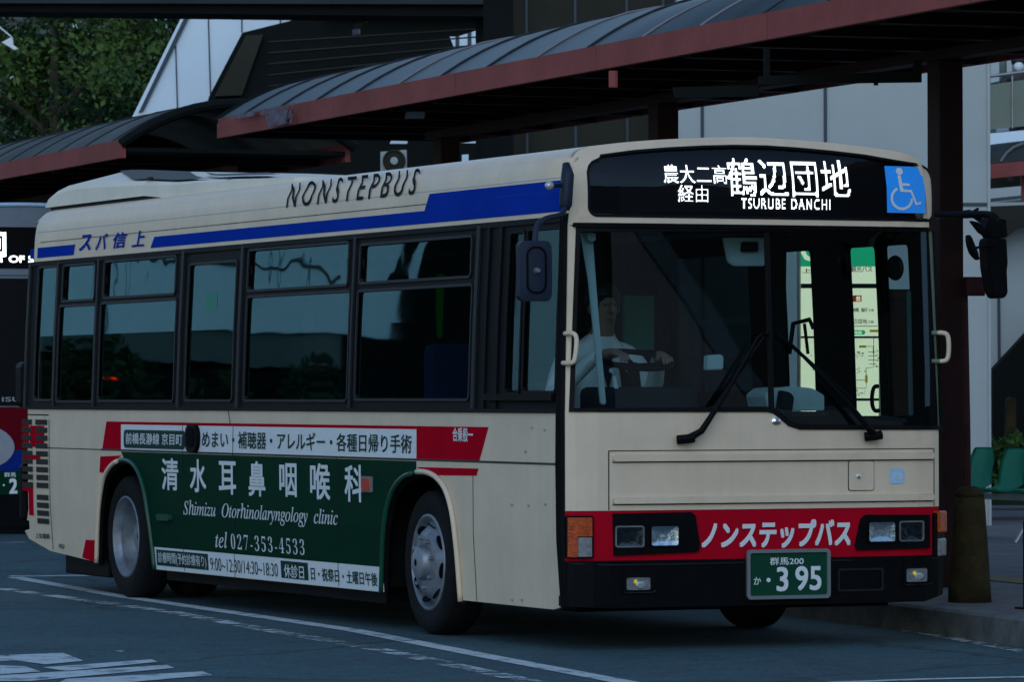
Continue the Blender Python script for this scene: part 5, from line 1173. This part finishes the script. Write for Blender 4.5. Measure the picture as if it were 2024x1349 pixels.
# ---- interior
bm = B()
for y0, y1, x in ((.4, 1.44, 1.08), (1.441, 2.82, .52), (2.821, 6.86, 1.08), (6.861, 8.26, .52), (8.261, LEN-.1, 1.08)): box(bm, -x, x, y0, y1, .55, .60)
part('floor', bm, M_INTERIOR)
bm = B(); box(bm, -1.03, 1.03, .30, LEN-.1, 2.36, 2.39); part('ceiling', bm, M_INTERIOR)
for sgn in (-1, 1):
    bm = B(); y0 = .35 if sgn < 0 else 2.2; 
    for a0, a1, zz0 in ((y0, max(y0, 1.44), .60), (max(y0, 1.441), 2.82, 1.03), (2.821, 6.86, .60), (6.861, 8.26, 1.03), (8.261, LEN-.15, .60)):
        if a1 > a0: box(bm, min(sgn*1.09, sgn*1.105), max(sgn*1.09, sgn*1.105), a0, a1, zz0, ZB-.01)
    part('inner_lining', bm, M_INTERIOR)
bm = B(); box(bm, -1.0, 1.0, LEN-.16, LEN-.12, .6, 2.36); part('rear_bulkhead', bm, M_INTERIOR)
bm = B(); box(bm, -1.05, 1.05, .11, .20, .50, ZB-.02); part('front_lining', bm, M_INTERIOR)
bm = B(); box(bm, -1.02, 1.02, .16, .34, 2.255, 2.36); part('header_lining', bm, M_INTERIOR)
def seat(x, y, m=M_SEAT, z=.60, h=.74):
    bm = B(); box(bm, x-.21, x+.21, y, y+.09, z+.42, z+.42+h, .05); s = part('passenger_seat', bm, m)
    bm = B(); box(bm, x-.21, x+.21, y-.42, y+.02, z+.36, z+.46, .04); part('cushion', bm, m, s)
    bm = B(); box(bm, x-.17, x+.17, y-.36, y-.02, z, z+.36); part('pedestal', bm, M_INTERIOR, s)
    return s
for k, y in enumerate((2.38, 3.75, 4.65, 5.55, 6.9, 8.0)): seat(-.78, y, M_SEAT if k == 0 else M_SEATSHADE, z=.68 if k == 0 else .60, h=.58 if k == 0 else .50)
for y in (3.4, 4.4, 5.4, 6.9, 8.0): seat(.78, y, M_SEATSHADE, h=.55)
for x, y in ((.35, 2.0), (.30, 2.9), (-.30, 3.3), (.30, 5.0), (-.3, 5.2), (.3, 7.0)):
    bm = B(); tube(bm, [(x, y, .60), (x, y, 2.36)], .016, 8); part('grab_pole', bm, M_INTERIOR)
bm = B(); box(bm, -1.03, -.16, 1.62, 1.66, .60, 1.45); box(bm, -1.03, -.16, 1.62, 1.65, 2.0, 2.36); box(bm, -.20, -.16, 1.61, 1.67, 1.45, 2.1); part('driver_partition', bm, M_INTERIOR)
P = on_axis(1247, 675, 1, 1.58); P2 = on_axis(1290, 585, 1, 1.58)
bm = B(); box(bm, P[0]-.05, P2[0], 1.56, 1.59, P[2]-.05, P2[2]); part('green_panel', bm, M_GREENPANEL)
# dashboard, wheel, driver's seat, ticket machine
bm = B(); box(bm, -1.05, .25, .20, .50, .60, 1.30, .03); part('dashboard', bm, M_DASH)
bm = B(); box(bm, -.82, -.20, .36, .62, 1.25, 1.42, .04); part('instrument_hood', bm, M_DASH)
wc = Vector(on_axis(1254, 712, 1, .52)); Mw = Matrix.Translation(wc) @ Matrix.Rotation(math.radians(14), 4, 'X')
bm = B(); tube(bm, [Mw @ Vector((.205*math.cos(t), .205*math.sin(t), 0)) for t in np.linspace(0, 2*PI, 33)[:-1]], .016, 8, True)
for t in (math.radians(205), math.radians(335), math.radians(90)): tube(bm, [Mw @ Vector((0, 0, -.03)), Mw @ Vector((.2*math.cos(t), .2*math.sin(t), 0))], .012, 6)
tube(bm, [Mw @ Vector((0, 0, -.02)), Mw @ Vector((0, 0, -.06)), Vector((wc.x, .40, 1.0))], .035, 8); part('steering_wheel', bm, M_BLACK)
hx = on_axis(1195, 610, 1, 1.02); HX, HZ = float(hx[0]), float(hx[2])
bm = B(); box(bm, HX-.22, HX+.22, 1.22, 1.34, 1.0, 1.70, .06); dsx = part('driver_seat', bm, M_INTERIOR)
bm = B(); box(bm, HX-.23, HX+.23, .82, 1.28, .95, 1.07, .05); part('cushion', bm, M_INTERIOR, dsx)
bm = B(); box(bm, HX-.15, HX+.15, .9, 1.25, .60, .95); part('pedestal', bm, M_INTERIOR, dsx)
def in_plate(name, pts, Y, th, m): 
    bm = B(); prism(bm, [Vector(on_axis(x, y, 1, Y)) for x, y in pts], (0, th, 0)); bmesh.ops.bevel(bm, geom=bm.edges[:], offset=.006, segments=2, affect='EDGES'); return part(name, bm, m)
in_plate('screen_pole', [(1150, 458), (1172, 458), (1179, 560), (1199, 800), (1189, 800), (1166, 560)], .24, .03, M_PALEBLUE)
in_plate('inspection_card', [(1161, 461), (1178, 461), (1177, 477), (1162, 476)], .19, .005, M_WHITE)
in_plate('pale_switch_panel', [(1203, 730), (1211, 728), (1214, 737), (1207, 739)], .40, .01, M_WHITE)
in_plate('pale_switch_panel', [(1211, 745), (1217, 742), (1226, 776), (1216, 777)], .38, .01, M_WHITE)
in_plate('interior_mirror', [(1431, 470), (1515, 470), (1512, 526), (1452, 526), (1440, 518)], .34, .03, M_PALEBLUE)
in_plate('mirror_mount', [(1470, 478), (1500, 478), (1500, 498), (1468, 498)], .30, .04, M_BLACK)
in_plate('card_box', [(1400, 703), (1427, 701), (1431, 706), (1430, 731), (1399, 732)], .26, .06, M_PALEBLUE)
in_plate('fare_machine', [(1512, 782), (1528, 768), (1570, 764), (1606, 768), (1630, 782), (1630, 812), (1520, 814)], .55, .25, M_PALEBLUE)
in_plate('card_reader', [(1545, 772), (1563, 776), (1571, 786), (1566, 818), (1538, 818)], .42, .05, M_DASH)
in_plate('machine_body', [(1506, 815), (1640, 814), (1640, 1000), (1506, 1000)], .5, .35, M_DASH)
in_plate('machine_post', [(1540, 455), (1556, 455), (1552, 800), (1536, 800)], .6, .05, M_INTERIOR)
bm = B(); tube(bm, [Vector(on_axis(x, y, 1, .9)) for x, y in ((1560, 700), (1568, 640), (1600, 632), (1608, 650))], .014, 8); tube(bm, [Vector(on_axis(x, y, 1, .9)) for x, y in ((1590, 640), (1597, 700))], .010, 8); part('door_rail', bm, M_BLACK)
bm = B(); tube(bm, smooth_path([Vector(on_axis(x, y, 1, .45)) for x, y in ((1736, 764), (1728, 766), (1724, 780), (1724, 800), (1729, 812), (1738, 812))], 3), .012, 8); part('door_rail', bm, M_BLACK)
bm = B(); lathe(bm, [(.004, -.015), (.05, -.012), (.055, .01), (.02, .03)], Matrix.Translation(Vector(on_axis(1768, 530, 1, .5))) @ Matrix.Rotation(PI/2, 4, 'X') @ Matrix.Scale(1.3, 4, (0, 1, 0)), 20); part('round_mirror', bm, M_BLACK)
for xs_ in ((1794, 1802, 575, 822), (1823, 1831, 468, 818)): in_plate('door_pole', [(xs_[0], xs_[2]), (xs_[1], xs_[2]), (xs_[1]+4, xs_[3]), (xs_[0]+4, xs_[3])], .32, .02, M_TEALPOLE)
rebase(bus)

# ================================================================== driver
dr = None
def driver():
    sh = HZ-.255; hp = 1.10
    V = [(HX, 1.12, hp), (HX, 1.13, hp+.2), (HX, 1.12, sh-.08), (HX, 1.10, sh+.02), (HX, 1.05, HZ-.13),        # 0 pelvis .. 4 neck
         (HX, 1.02, HZ-.02), (HX, 1.03, HZ+.09),                                                                       # 5,6 head
         (HX-.19, 1.11, sh-.01), (HX-.32, 1.02, sh-.24), (HX-.19, .72, wc.z+.02), (HX-.13, .62, wc.z+.04),             # 7-10 right arm
         (HX+.19, 1.11, sh-.01), (HX+.26, .93, sh-.20), (wc.x+.21, .66, wc.z+.02), (wc.x+.19, .56, wc.z+.02),              # 11-14 left arm
         (HX-.10, .92, hp-.02), (HX-.12, .62, hp-.05), (HX-.12, .55, .72), (HX+.10, .92, hp-.02), (HX+.12, .62, hp-.05), (HX+.12, .55, .72)]
    E_ = [(0, 1), (1, 2), (2, 3), (3, 4), (4, 5), (5, 6), (3, 7), (7, 8), (8, 9), (9, 10), (3, 11), (11, 12), (12, 13), (13, 14), (0, 15), (15, 16), (16, 17), (0, 18), (18, 19), (19, 20)]
    R_ = [(.15, .12), (.16, .12), (.17, .11), (.10, .085), .052, (.078, .095), (.075, .09), .075, .058, .040, .028, .075, .058, .040, .028, .085, .065, .05, .085, .065, .05]
    # hands: palm, four fingers curled on the rim, thumb from the side
    def hand(iw, d, side):
        base = Vector(V[iw]); d = Vector(d).normalized(); across = Vector((side, 0, 0)); palm = len(V)
        V.append(tuple(base+d*.05)); E_.append((iw, palm)); R_.append((.036, .018))
        for k, ln in enumerate((.066, .076, .070, .054)):
            s = base+d*.085+across*(.024-.016*k); m_ = s+d*ln*.5+Vector((0, 0, -.004)); t = m_+d*ln*.25+Vector((0, 0, -.03))
            i = len(V); V.extend([tuple(s), tuple(m_), tuple(t)]); E_.extend([(palm, i), (i, i+1), (i+1, i+2)]); R_.extend([.0095, .009, .0075])
        i = len(V); s = base+d*.035-across*.034; V.extend([tuple(s), tuple(s+d*.035-across*.014+Vector((0, 0, -.01)))]); E_.extend([(palm, i), (i, i+1)]); R_.extend([.011, .009])
    hand(10, (.1, -1, -.1), -1); hand(14, (-.2, -1, -.1), 1)
    me = skin_mesh(V, E_, R_, 0, 2)
    o = bpy.data.objects.new('person', me); C.objects.link(o)
    for m in (M_SHIRT, M_SKIN, M_TROUSER): me.materials.append(m)
    for p in me.polygons:
        c = p.center; p.use_smooth = True
        p.material_index = 1 if (c.z > HZ-.15 or (c.y < .66 and c.z > wc.z-.06)) else (2 if (c.z < hp+.02 and c.y < 1.25) else 0)
    tag(o, 'bus driver in a white shirt with both hands at the steering wheel', 'person')
    # face: brow, nose, ears, eyes, mouth as one set of children
    bm = B(); prof_ = [(HX, .93, HZ+.03), (HX, .905, HZ-.012), (HX, .925, HZ-.028)]; tube(bm, prof_, [.010, .017, .010], 8)
    for s in (-1, 1): lathe(bm, [(.004, -.012), (.03, -.008), (.032, .004), (.01, .012)], Matrix.Translation((HX+s*.082, 1.03, HZ)) @ Matrix.Rotation(PI/2, 4, 'Y') @ Matrix.Scale(.65, 4, (0, 1, 0)), 12)
    n = obj('face_features', bm, M_SKIN, o, True)
    bm = B()
    for s in (-1, 1): lathe(bm, [(.002, -.006), (.008, 0), (.002, .006)], Matrix.Translation((HX+s*.032, .940, HZ+.018)) @ Matrix.Rotation(PI/2, 4, 'X'), 10)
    tube(bm, [(HX-.028, .938, HZ-.062), (HX, .930, HZ-.064), (HX+.028, .938, HZ-.062)], .004, 6); obj('eyes_and_mouth', bm, M_BROWLINE, o)
    bm = B(); M2 = Matrix.Translation((HX, 1.05, HZ+.05)) @ Matrix.Scale(1.12, 4, (0, 1, 0)); lathe(bm, [(.088, -.06), (.098, -.01), (.096, .03), (.083, .065), (.055, .09), (.01, .10)], M2, 24)
    for v in bm.verts:
        if v.co.y < .98 and v.co.z < HZ+.07: v.co.z = HZ+.07
    obj('hair', bm, M_HAIR, o, True)
    bm = B(); prism(bm, [(HX-.03, .985, sh+.01), (HX+.03, .985, sh+.01), (HX+.022, .97, sh-.12), (HX, .965, sh-.2), (HX-.022, .97, sh-.12)], (0, .01, 0)); obj('necktie', bm, M_TROUSER, o)
    return o
dr = driver()

# ================================================================== bus stop sign beyond the door, other lit things
bs = thing('bus_stop_sign', 'tall lit bus stop timetable sign seen through the front door glass', 'sign', (*dep(1660, 900, 29.8)[:2], .153))
DS = 29.8
bm = B(); slab(bm, [(1578, 462), (1745, 462), (1745, 838), (1578, 838)], DS+.02, .12); obj('cabinet', bm, M_STEEL, bs)
bm = B(); slab(bm, [(1583, 500), (1737, 500), (1737, 826), (1583, 826)], DS, .018); pn = obj('lit_panel', bm, M_LITSIGN, bs)
bm = B(); slab(bm, [(1583, 468), (1737, 468), (1737, 527), (1583, 527)], DS-.004, .02); obj('green_header', bm, M_LITGREEN, bs)
def sign_text(b_, x0, x1, yt, yb_, m, bold=.01, d=.008):
    bm = fit_text(b_, x0, x1, -yb_, -yt, 0, bold); obj('lettering', wrap(bm, dmap(DS-d), 0, 0), m, bs)
bm = B(); P = [(1586, 484), (1588, 500), (1594, 510), (1604, 513), (1612, 508), (1616, 496), (1616, 484)]; b2 = B(); strokes(b2, [(x, -y) for x, y in P], 9); obj('emblem', wrap(b2, dmap(DS-.008), 0, .003), M_LITSIGN, bs)
sign_text('上信電鉄・', 1586, 1672, 531, 540, M_SIGNDARK); sign_text('観光バス', 1682, 1724, 526, 538, M_SIGNDARK)
bm = B()
for y0, y1 in ((561, 570), (665, 669), (788, 793)): slab(bm, [(1583, y0), (1737, y0), (1737, y1), (1583, y1)], DS-.006, .012)
obj('cross_bar', bm, M_DASH, bs)
bm = B(); slab(bm, [(1686, 584), (1703, 584), (1703, 597), (1686, 597)], DS-.006, .004); obj('red_patch', bm, M_SIGNRED, bs); sign_text('発', 1692, 1701, 586, 596, M_LITSIGN, .02, .008)
sign_text('橋 駅', 1686, 1714, 609, 617, M_SIGNDARK); sign_text('方面', 1716, 1727, 611, 616, M_SIGNDARK); sign_text('辺団地', 1686, 1714, 631, 640, M_SIGNDARK); sign_text('方面', 1716, 1727, 634, 639, M_SIGNDARK)
bm = B(); slab(bm, [(1684, 653), (1708, 653), (1711, 657), (1708, 662), (1684, 662)], DS-.006, .004); obj('green_patch', bm, M_LITGREEN, bs); sign_text('時刻', 1688, 1703, 655, 661, M_LITSIGN, .02, .008)
bm = B()
for x0, y0, x1, y1 in ((1719, 652, 1737, 657), (1698, 683, 1712, 688), (1710, 742, 1715, 757)): slab(bm, [(x0, y0), (x1, y0), (x1, y1), (x0, y1)], DS-.006, .004)
obj('yellow_patch', bm, M_SIGNYEL, bs)
bm = B()
b2 = B()
for P in ([(1684, 645), (1734, 645)], [(1712, 685), (1726, 685), (1726, 700)], [(1727, 668), (1727, 726), (1712, 728)], [(1716, 696), (1732, 696)], [(1716, 704), (1732, 704)], [(1716, 712), (1732, 712)], [(1718, 720), (1732, 720)], [(1686, 752), (1710, 752)], [(1690, 768), (1712, 768), (1712, 757)], [(1712, 728), (1712, 742)]):
    strokes(b2, [(x, -y) for x, y in P], 1.1)
obj('route_line', wrap(b2, dmap(DS-.007), 0, .002), M_SIGNDARK, bs)
rng = random.Random(2); b2 = B()
for k in range(60):
    x, y = rng.choice([(rng.uniform(1686, 1706), rng.uniform(696, 708)), (rng.uniform(1686, 1714), rng.uniform(728, 738)), (rng.uniform(1686, 1712), rng.uniform(772, 782)), (rng.uniform(1728, 1735), rng.uniform(690, 726)), (rng.uniform(1590, 1670), rng.uniform(590, 780))])
    strokes(b2, [(x, -y), (x+rng.uniform(1, 4), -y)], rng.uniform(1, 2))
obj('small_print', wrap(b2, dmap(DS-.0072), 0, 0), M_SIGNDARK, bs)
for x in (1590, 1730):
    a = dep(x, 838, DS+.08); bm = B(); tube(bm, [a, Vector((a.x, a.y, .153))], .03, 10); obj('post', bm, M_STEELBROWN, bs)
rebase(bs)
nb = thing('notice_board', 'dark brown notice board on two legs right of the lit timetable sign', 'board', (*dep(1790, 900, 30.6)[:2], .153))
bm = B(); slab(bm, [(1748, 572), (1832, 572), (1832, 860), (1748, 860)], 30.6, .06); obj('board', bm, M_NOTICE, nb)
bm = B(); slab(bm, [(1752, 590), (1828, 590), (1828, 596), (1752, 596)], 30.59, .02); obj('trim', bm, M_DASH, nb)
for x in (1756, 1822):
    a = dep(x, 855, 30.64); bm = B(); tube(bm, [a, Vector((a.x, a.y, .153))], .02, 8); obj('leg', bm, M_STEELBROWN, nb)
rebase(nb)
gs = thing('green_lit_strip', 'narrow bright green lit strip sign seen through the bus windows', 'sign', (*dep(871, 900, 35.5)[:2], .153))
bm = B(); slab(bm, [(863, 528), (879, 527), (874, 668), (861, 668)], 35.5, .05); obj('lit_strip', bm, M_GREENLED, gs)
bm = B(); slab(bm, [(857, 520), (884, 520), (884, 1000), (857, 1000)], 35.6, .06); obj('post', bm, M_STEELBROWN, gs); rebase(gs)
# person at the balcony rail
def balcony_person():
    D = 60.9; b = dep(2010, 258, D); b.z -= .05; r, f = Vector(RT), Vector(FW); f.z = 0; f.normalize()
    sc = 37/9387*D*1.0; Hd = dep(2012, 128, D); u = Vector((0, 0, 1)); ft_ = Hd.z-1.52; base = Vector((Hd.x, Hd.y, ft_))
    def q(x, d, z): return tuple(base+r*x+f*d+u*z)
    V = [q(0, 0, .88), q(0, 0, 1.1), q(0, 0, 1.30), q(0, -.01, 1.38), q(0, -.03, 1.43), q(0, -.06, 1.51), q(0, -.05, 1.60),
         q(-.17, 0, 1.33), q(-.26, -.04, 1.08), q(-.10, -.24, 1.10), q(.17, 0, 1.33), q(.26, -.04, 1.08), q(.05, -.25, 1.14), q(-.09, 0, .5), q(-.10, 0, .06), q(.09, 0, .5), q(.10, 0, .06), q(-.10, -.12, .03), q(.10, -.12, .03)]
    E_ = [(0, 1), (1, 2), (2, 3), (3, 4), (4, 5), (5, 6), (3, 7), (7, 8), (8, 9), (3, 10), (10, 11), (11, 12), (0, 13), (13, 14), (0, 15), (15, 16), (14, 17), (16, 18)]
    R_ = [(.14, .10), (.13, .10), (.15, .10), .09, .05, .082, .08, .07, .05, .035, .07, .05, .035, .075, .045, .075, .045, .04, .04]
    for iw, s in ((9, 1), (12, -1)):
        for k, ln in enumerate((.06, .07, .065, .05)):
            p = Vector(V[iw])+r*s*(.03+.004*k)-f*.03+u*(.03-.018*k); t = p+r*s*ln*.6-f*ln*.5; i = len(V); V.extend([tuple(p), tuple(t)]); E_.extend([(iw, i), (i, i+1)]); R_.extend([.0095, .008])
        i = len(V); p = Vector(V[iw])+u*.05; V.extend([tuple(p), tuple(p+u*.03+r*s*.01)]); E_.extend([(iw, i), (i, i+1)]); R_.extend([.010, .009])
    me = skin_mesh(V, E_, R_, 0, 2); o = bpy.data.objects.new('person', me); C.objects.link(o)
    for m in (M_HAIR, M_SKIN, M_TROUSER): me.materials.append(m)
    for p in me.polygons:
        p.use_smooth = True; z = p.center.z-ft_; d = (p.center-base).dot(f)
        p.material_index = 1 if (z > 1.42 or (d < -.22 and z > .9)) else (2 if z < .9 else 0)
    tag(o, 'person in dark clothes and a white mask leaning at the balcony rail', 'person')
    bm = B(); lathe(bm, [(.086, -.03), (.094, .02), (.085, .07), (.05, .10), (.01, .11)], Matrix.Translation(base+f*-.04+u*1.555), 20); obj('hair', bm, M_HAIR, o, True)
    bm = B(); lathe(bm, [(.004, .03), (.045, .022), (.062, -.005), (.066, -.03)], Matrix.Translation(base+f*-.125+u*1.49) @ (Vector(-FW).to_track_quat('Z', 'Y').to_matrix().to_4x4()), 16); obj('face_mask', bm, M_WHITE, o, True)
    return o
balcony_person()

# ================================================================== second bus standing behind
b2_ = thing('city_bus', 'blue and white city bus standing behind the rear corner of the cream bus', 'bus', (0, 0, 0))
def part2(name, bm, m, parent=None, smooth=False): return obj(name, bm, m, parent if parent is not None else b2_, smooth)
def Q(px, py): return ((px-60)/188.0, 1.385+(778-py)/200.0)
K2 = 1.155
def f2(x, z, o=0.0): return Vector((x, bow(x)+max(0, z-1.4)*.03-o, z))
def sh2(pts, off, th, px=True): return wrap(fill([[Q(*p) for p in pts] if px else pts]), f2, off, th, .12, .3)
sec = [(-1.13, .35), (-1.15, .9), (-1.15, 1.5), (-1.12, 2.6), (-1.08, 3.0), (-.95, 3.18), (-.5, 3.24), (0, 3.26), (.5, 3.24), (.95, 3.18), (1.08, 3.0), (1.12, 2.6), (1.15, 1.5), (1.15, .9), (1.13, .35)]
bm = B(); rows = [[bm.verts.new((x*(.97 if y == 10.4 else 1), bow(x)*(1 if y == 0 else 0)+(y if y else max(0, z-1.4)*.03), z)) for x, z in sec] for y in (0, .3, 3, 6, 9, 10.3, 10.4)]
for a, b in zip(rows, rows[1:]):
    for j in range(len(a)-1): bm.faces.new((a[j], a[j+1], b[j+1], b[j]))
bm.faces.new(rows[-1]); bmesh.ops.recalc_face_normals(bm, faces=bm.faces); part2('body', bm, M_SILVER, smooth=False)
bm = wrap(fill([[(x, z) for x, z in sec]]), f2, 0, .02, .12, .3); part2('front_panel', bm, M_SILVER)
for sgn in (-1, 1):
    bm = B(); box(bm, min(sgn*1.14, sgn*1.165), max(sgn*1.14, sgn*1.165), .5, 9.9, 1.45, 2.75); part2('side_window', bm, M_GASKET)
s2 = part2('destination_sign', sh2([(-150, 446), (270, 446), (262, 528), (-142, 528)], .012, .02), M_BLACK)
part2('windscreen', sh2([(-146, 548), (266, 548), (270, 800), (-150, 800)], .012, .02), M_GASKET)
def t2(b_, x0, x1, yt, yb_, m, off=.02, bold=0., par=None):
    (u0, v0), (u1, v1) = Q(x0, yb_), Q(x1, yt); part2('lettering', wrap(fit_text(b_, u0, u1, v0, v1, 0, bold), f2, off, 0), m, par)
t2('回', -26, 14, 458, 503, M_LED, .016, .03, s2); t2('送', 74, 114, 458, 503, M_LED, .016, .03, s2)
t2('OUT OF SERVICE', -36, 142, 503, 516, M_LED, .016, .02, s2)
t2('ISUZU', 5, 80, 783, 792, M_POLE, .03, .01)
part2('red_band', sh2([(-152, 803), (272, 803), (272, 879), (-152, 895)], .014, .02), M_DEEPRED)
part2('blue_band', sh2([(-152, 896), (272, 880), (272, 935), (-152, 935)], .014, .02), M_DEEPBLUE)
(ex, ez) = Q(-52, 882)
part2('white_ellipse', wrap(fill([[(ex+.43*math.cos(t), ez+.24*math.sin(t)) for t in np.linspace(0, 2*PI, 41)[:-1]]]), f2, .022, .003, .12, 0), M_GREYFILM)
p2 = part2('number_plate', sh2([(-22, 929), (68, 929), (68, 976), (-22, 976)], .05, .02), M_GREEN)
t2('群馬', 8, 30, 932, 941, M_WHITE, .054, .01, p2); t2('・', 5, 9, 955, 959, M_WHITE, .054, 0, p2); t2('2', 18, 32, 945, 973, M_WHITE, .054, .03, p2)
part2('bumper', sh2([(-156, 936), (276, 936), (272, 1035), (-152, 1035)], .04, .14), M_BLACK)
for x in (-120, 205): part2('headlamp', sh2([(x, 905), (x+50, 905), (x+50, 930), (x, 930)], .022, .02), M_CHROME)
for x, y in ((-1.0, 2.3), (1.0, 2.3), (-1.0, 7.6), (1.0, 7.6)):
    bm = B(); lathe(bm, [(.25, -.13), (.45, -.13), (.48, -.1), (.48, .1), (.45, .13), (.25, .13)], Matrix.Translation((x, y, .48)) @ Matrix.Rotation(PI/2, 4, 'Y'), 32); w = part2('wheel', bm, M_RUBBER)
    bm = B(); lathe(bm, [(.24, -.06), (.26, .0), (.24, .06)], Matrix.Translation((x, y, .48)) @ Matrix.Rotation(PI/2, 4, 'Y'), 24); part2('rim', bm, M_RIM, w)
bm = B(); box(bm, -1.0, 1.0, .3, 10.2, .36, .5); part2('chassis', bm, M_BLACK)
bm = B(); tube(bm, smooth_path([(-1.1, .1, 3.12), (-.6, .06, 3.24), (0, .05, 3.27), (.6, .06, 3.24), (1.1, .1, 3.12)], 5), .02, 8); part2('roof_edge', bm, M_STICKER, smooth=True)
part2('brow_line', sh2([(-150, 533), (270, 533), (270, 541), (-150, 541)], .02, .03), M_SILVER)
b2_.location = (2.74, 21.96, 0); b2_.rotation_euler.z = math.radians(-3.5)
# small glowing white disc on the rear corner of the near bus
o = obj('rear_disc', lathe(B(), [(.006, -.012), (.020, -.008), (.020, .008), (.006, .012)], Matrix.Translation(smap(LEN-.03, S(40, 848)[1], .012)) @ Matrix.Rotation(PI/2, 4, 'Y'), 14), M_WHITEGLOW, bus); o.matrix_parent_inverse = Matrix.Translation(-Vector(bus.location))

# ================================================================== unseen block added to darken and streak the windscreen reflections
wg = thing('added_wing', 'dark unseen block added for the windscreen reflections', 'building', (24, -48, 0))
a_ = Vector((.92, .39, 0)); b_ = Vector((.39, -.92, 0)); o_ = Vector((-1, -52, 0))
bm = B(); obox(bm, o_, a_*52, b_*10, (0, 0, 15)); obj('wall', bm, M_DARKWALL, wg)
bm = B(); prism(bm, [o_+a_*17-b_*1.2, o_+a_*31-b_*1.2, o_+a_*31-b_*1.2+Vector((0, 0, 1.5)), o_+a_*17-b_*1.2+Vector((0, 0, 9.5))], b_*1.1); obj('stair_flank', bm, M_FLANK, wg)  # added slope for the brown diagonal in the windscreen reflection
bm = B(); prism(bm, [o_+a_*16.9-b_*1.25+Vector((0, 0, 9.6)), o_+a_*31-b_*1.25+Vector((0, 0, 1.6)), o_+a_*31-b_*1.25+Vector((0, 0, 2.2)), o_+a_*16.9-b_*1.25+Vector((0, 0, 10.2))], b_*1.2); obj('added_slope_bar', bm, M_MIDWALL, wg)
bm = B(); obox(bm, o_+a_*36-b_*.4+Vector((0, 0, 4)), a_*2.4, b_*.35, (0, 0, 7)); obj('pale_panel', bm, M_WHITEWALL, wg); rebase(wg)
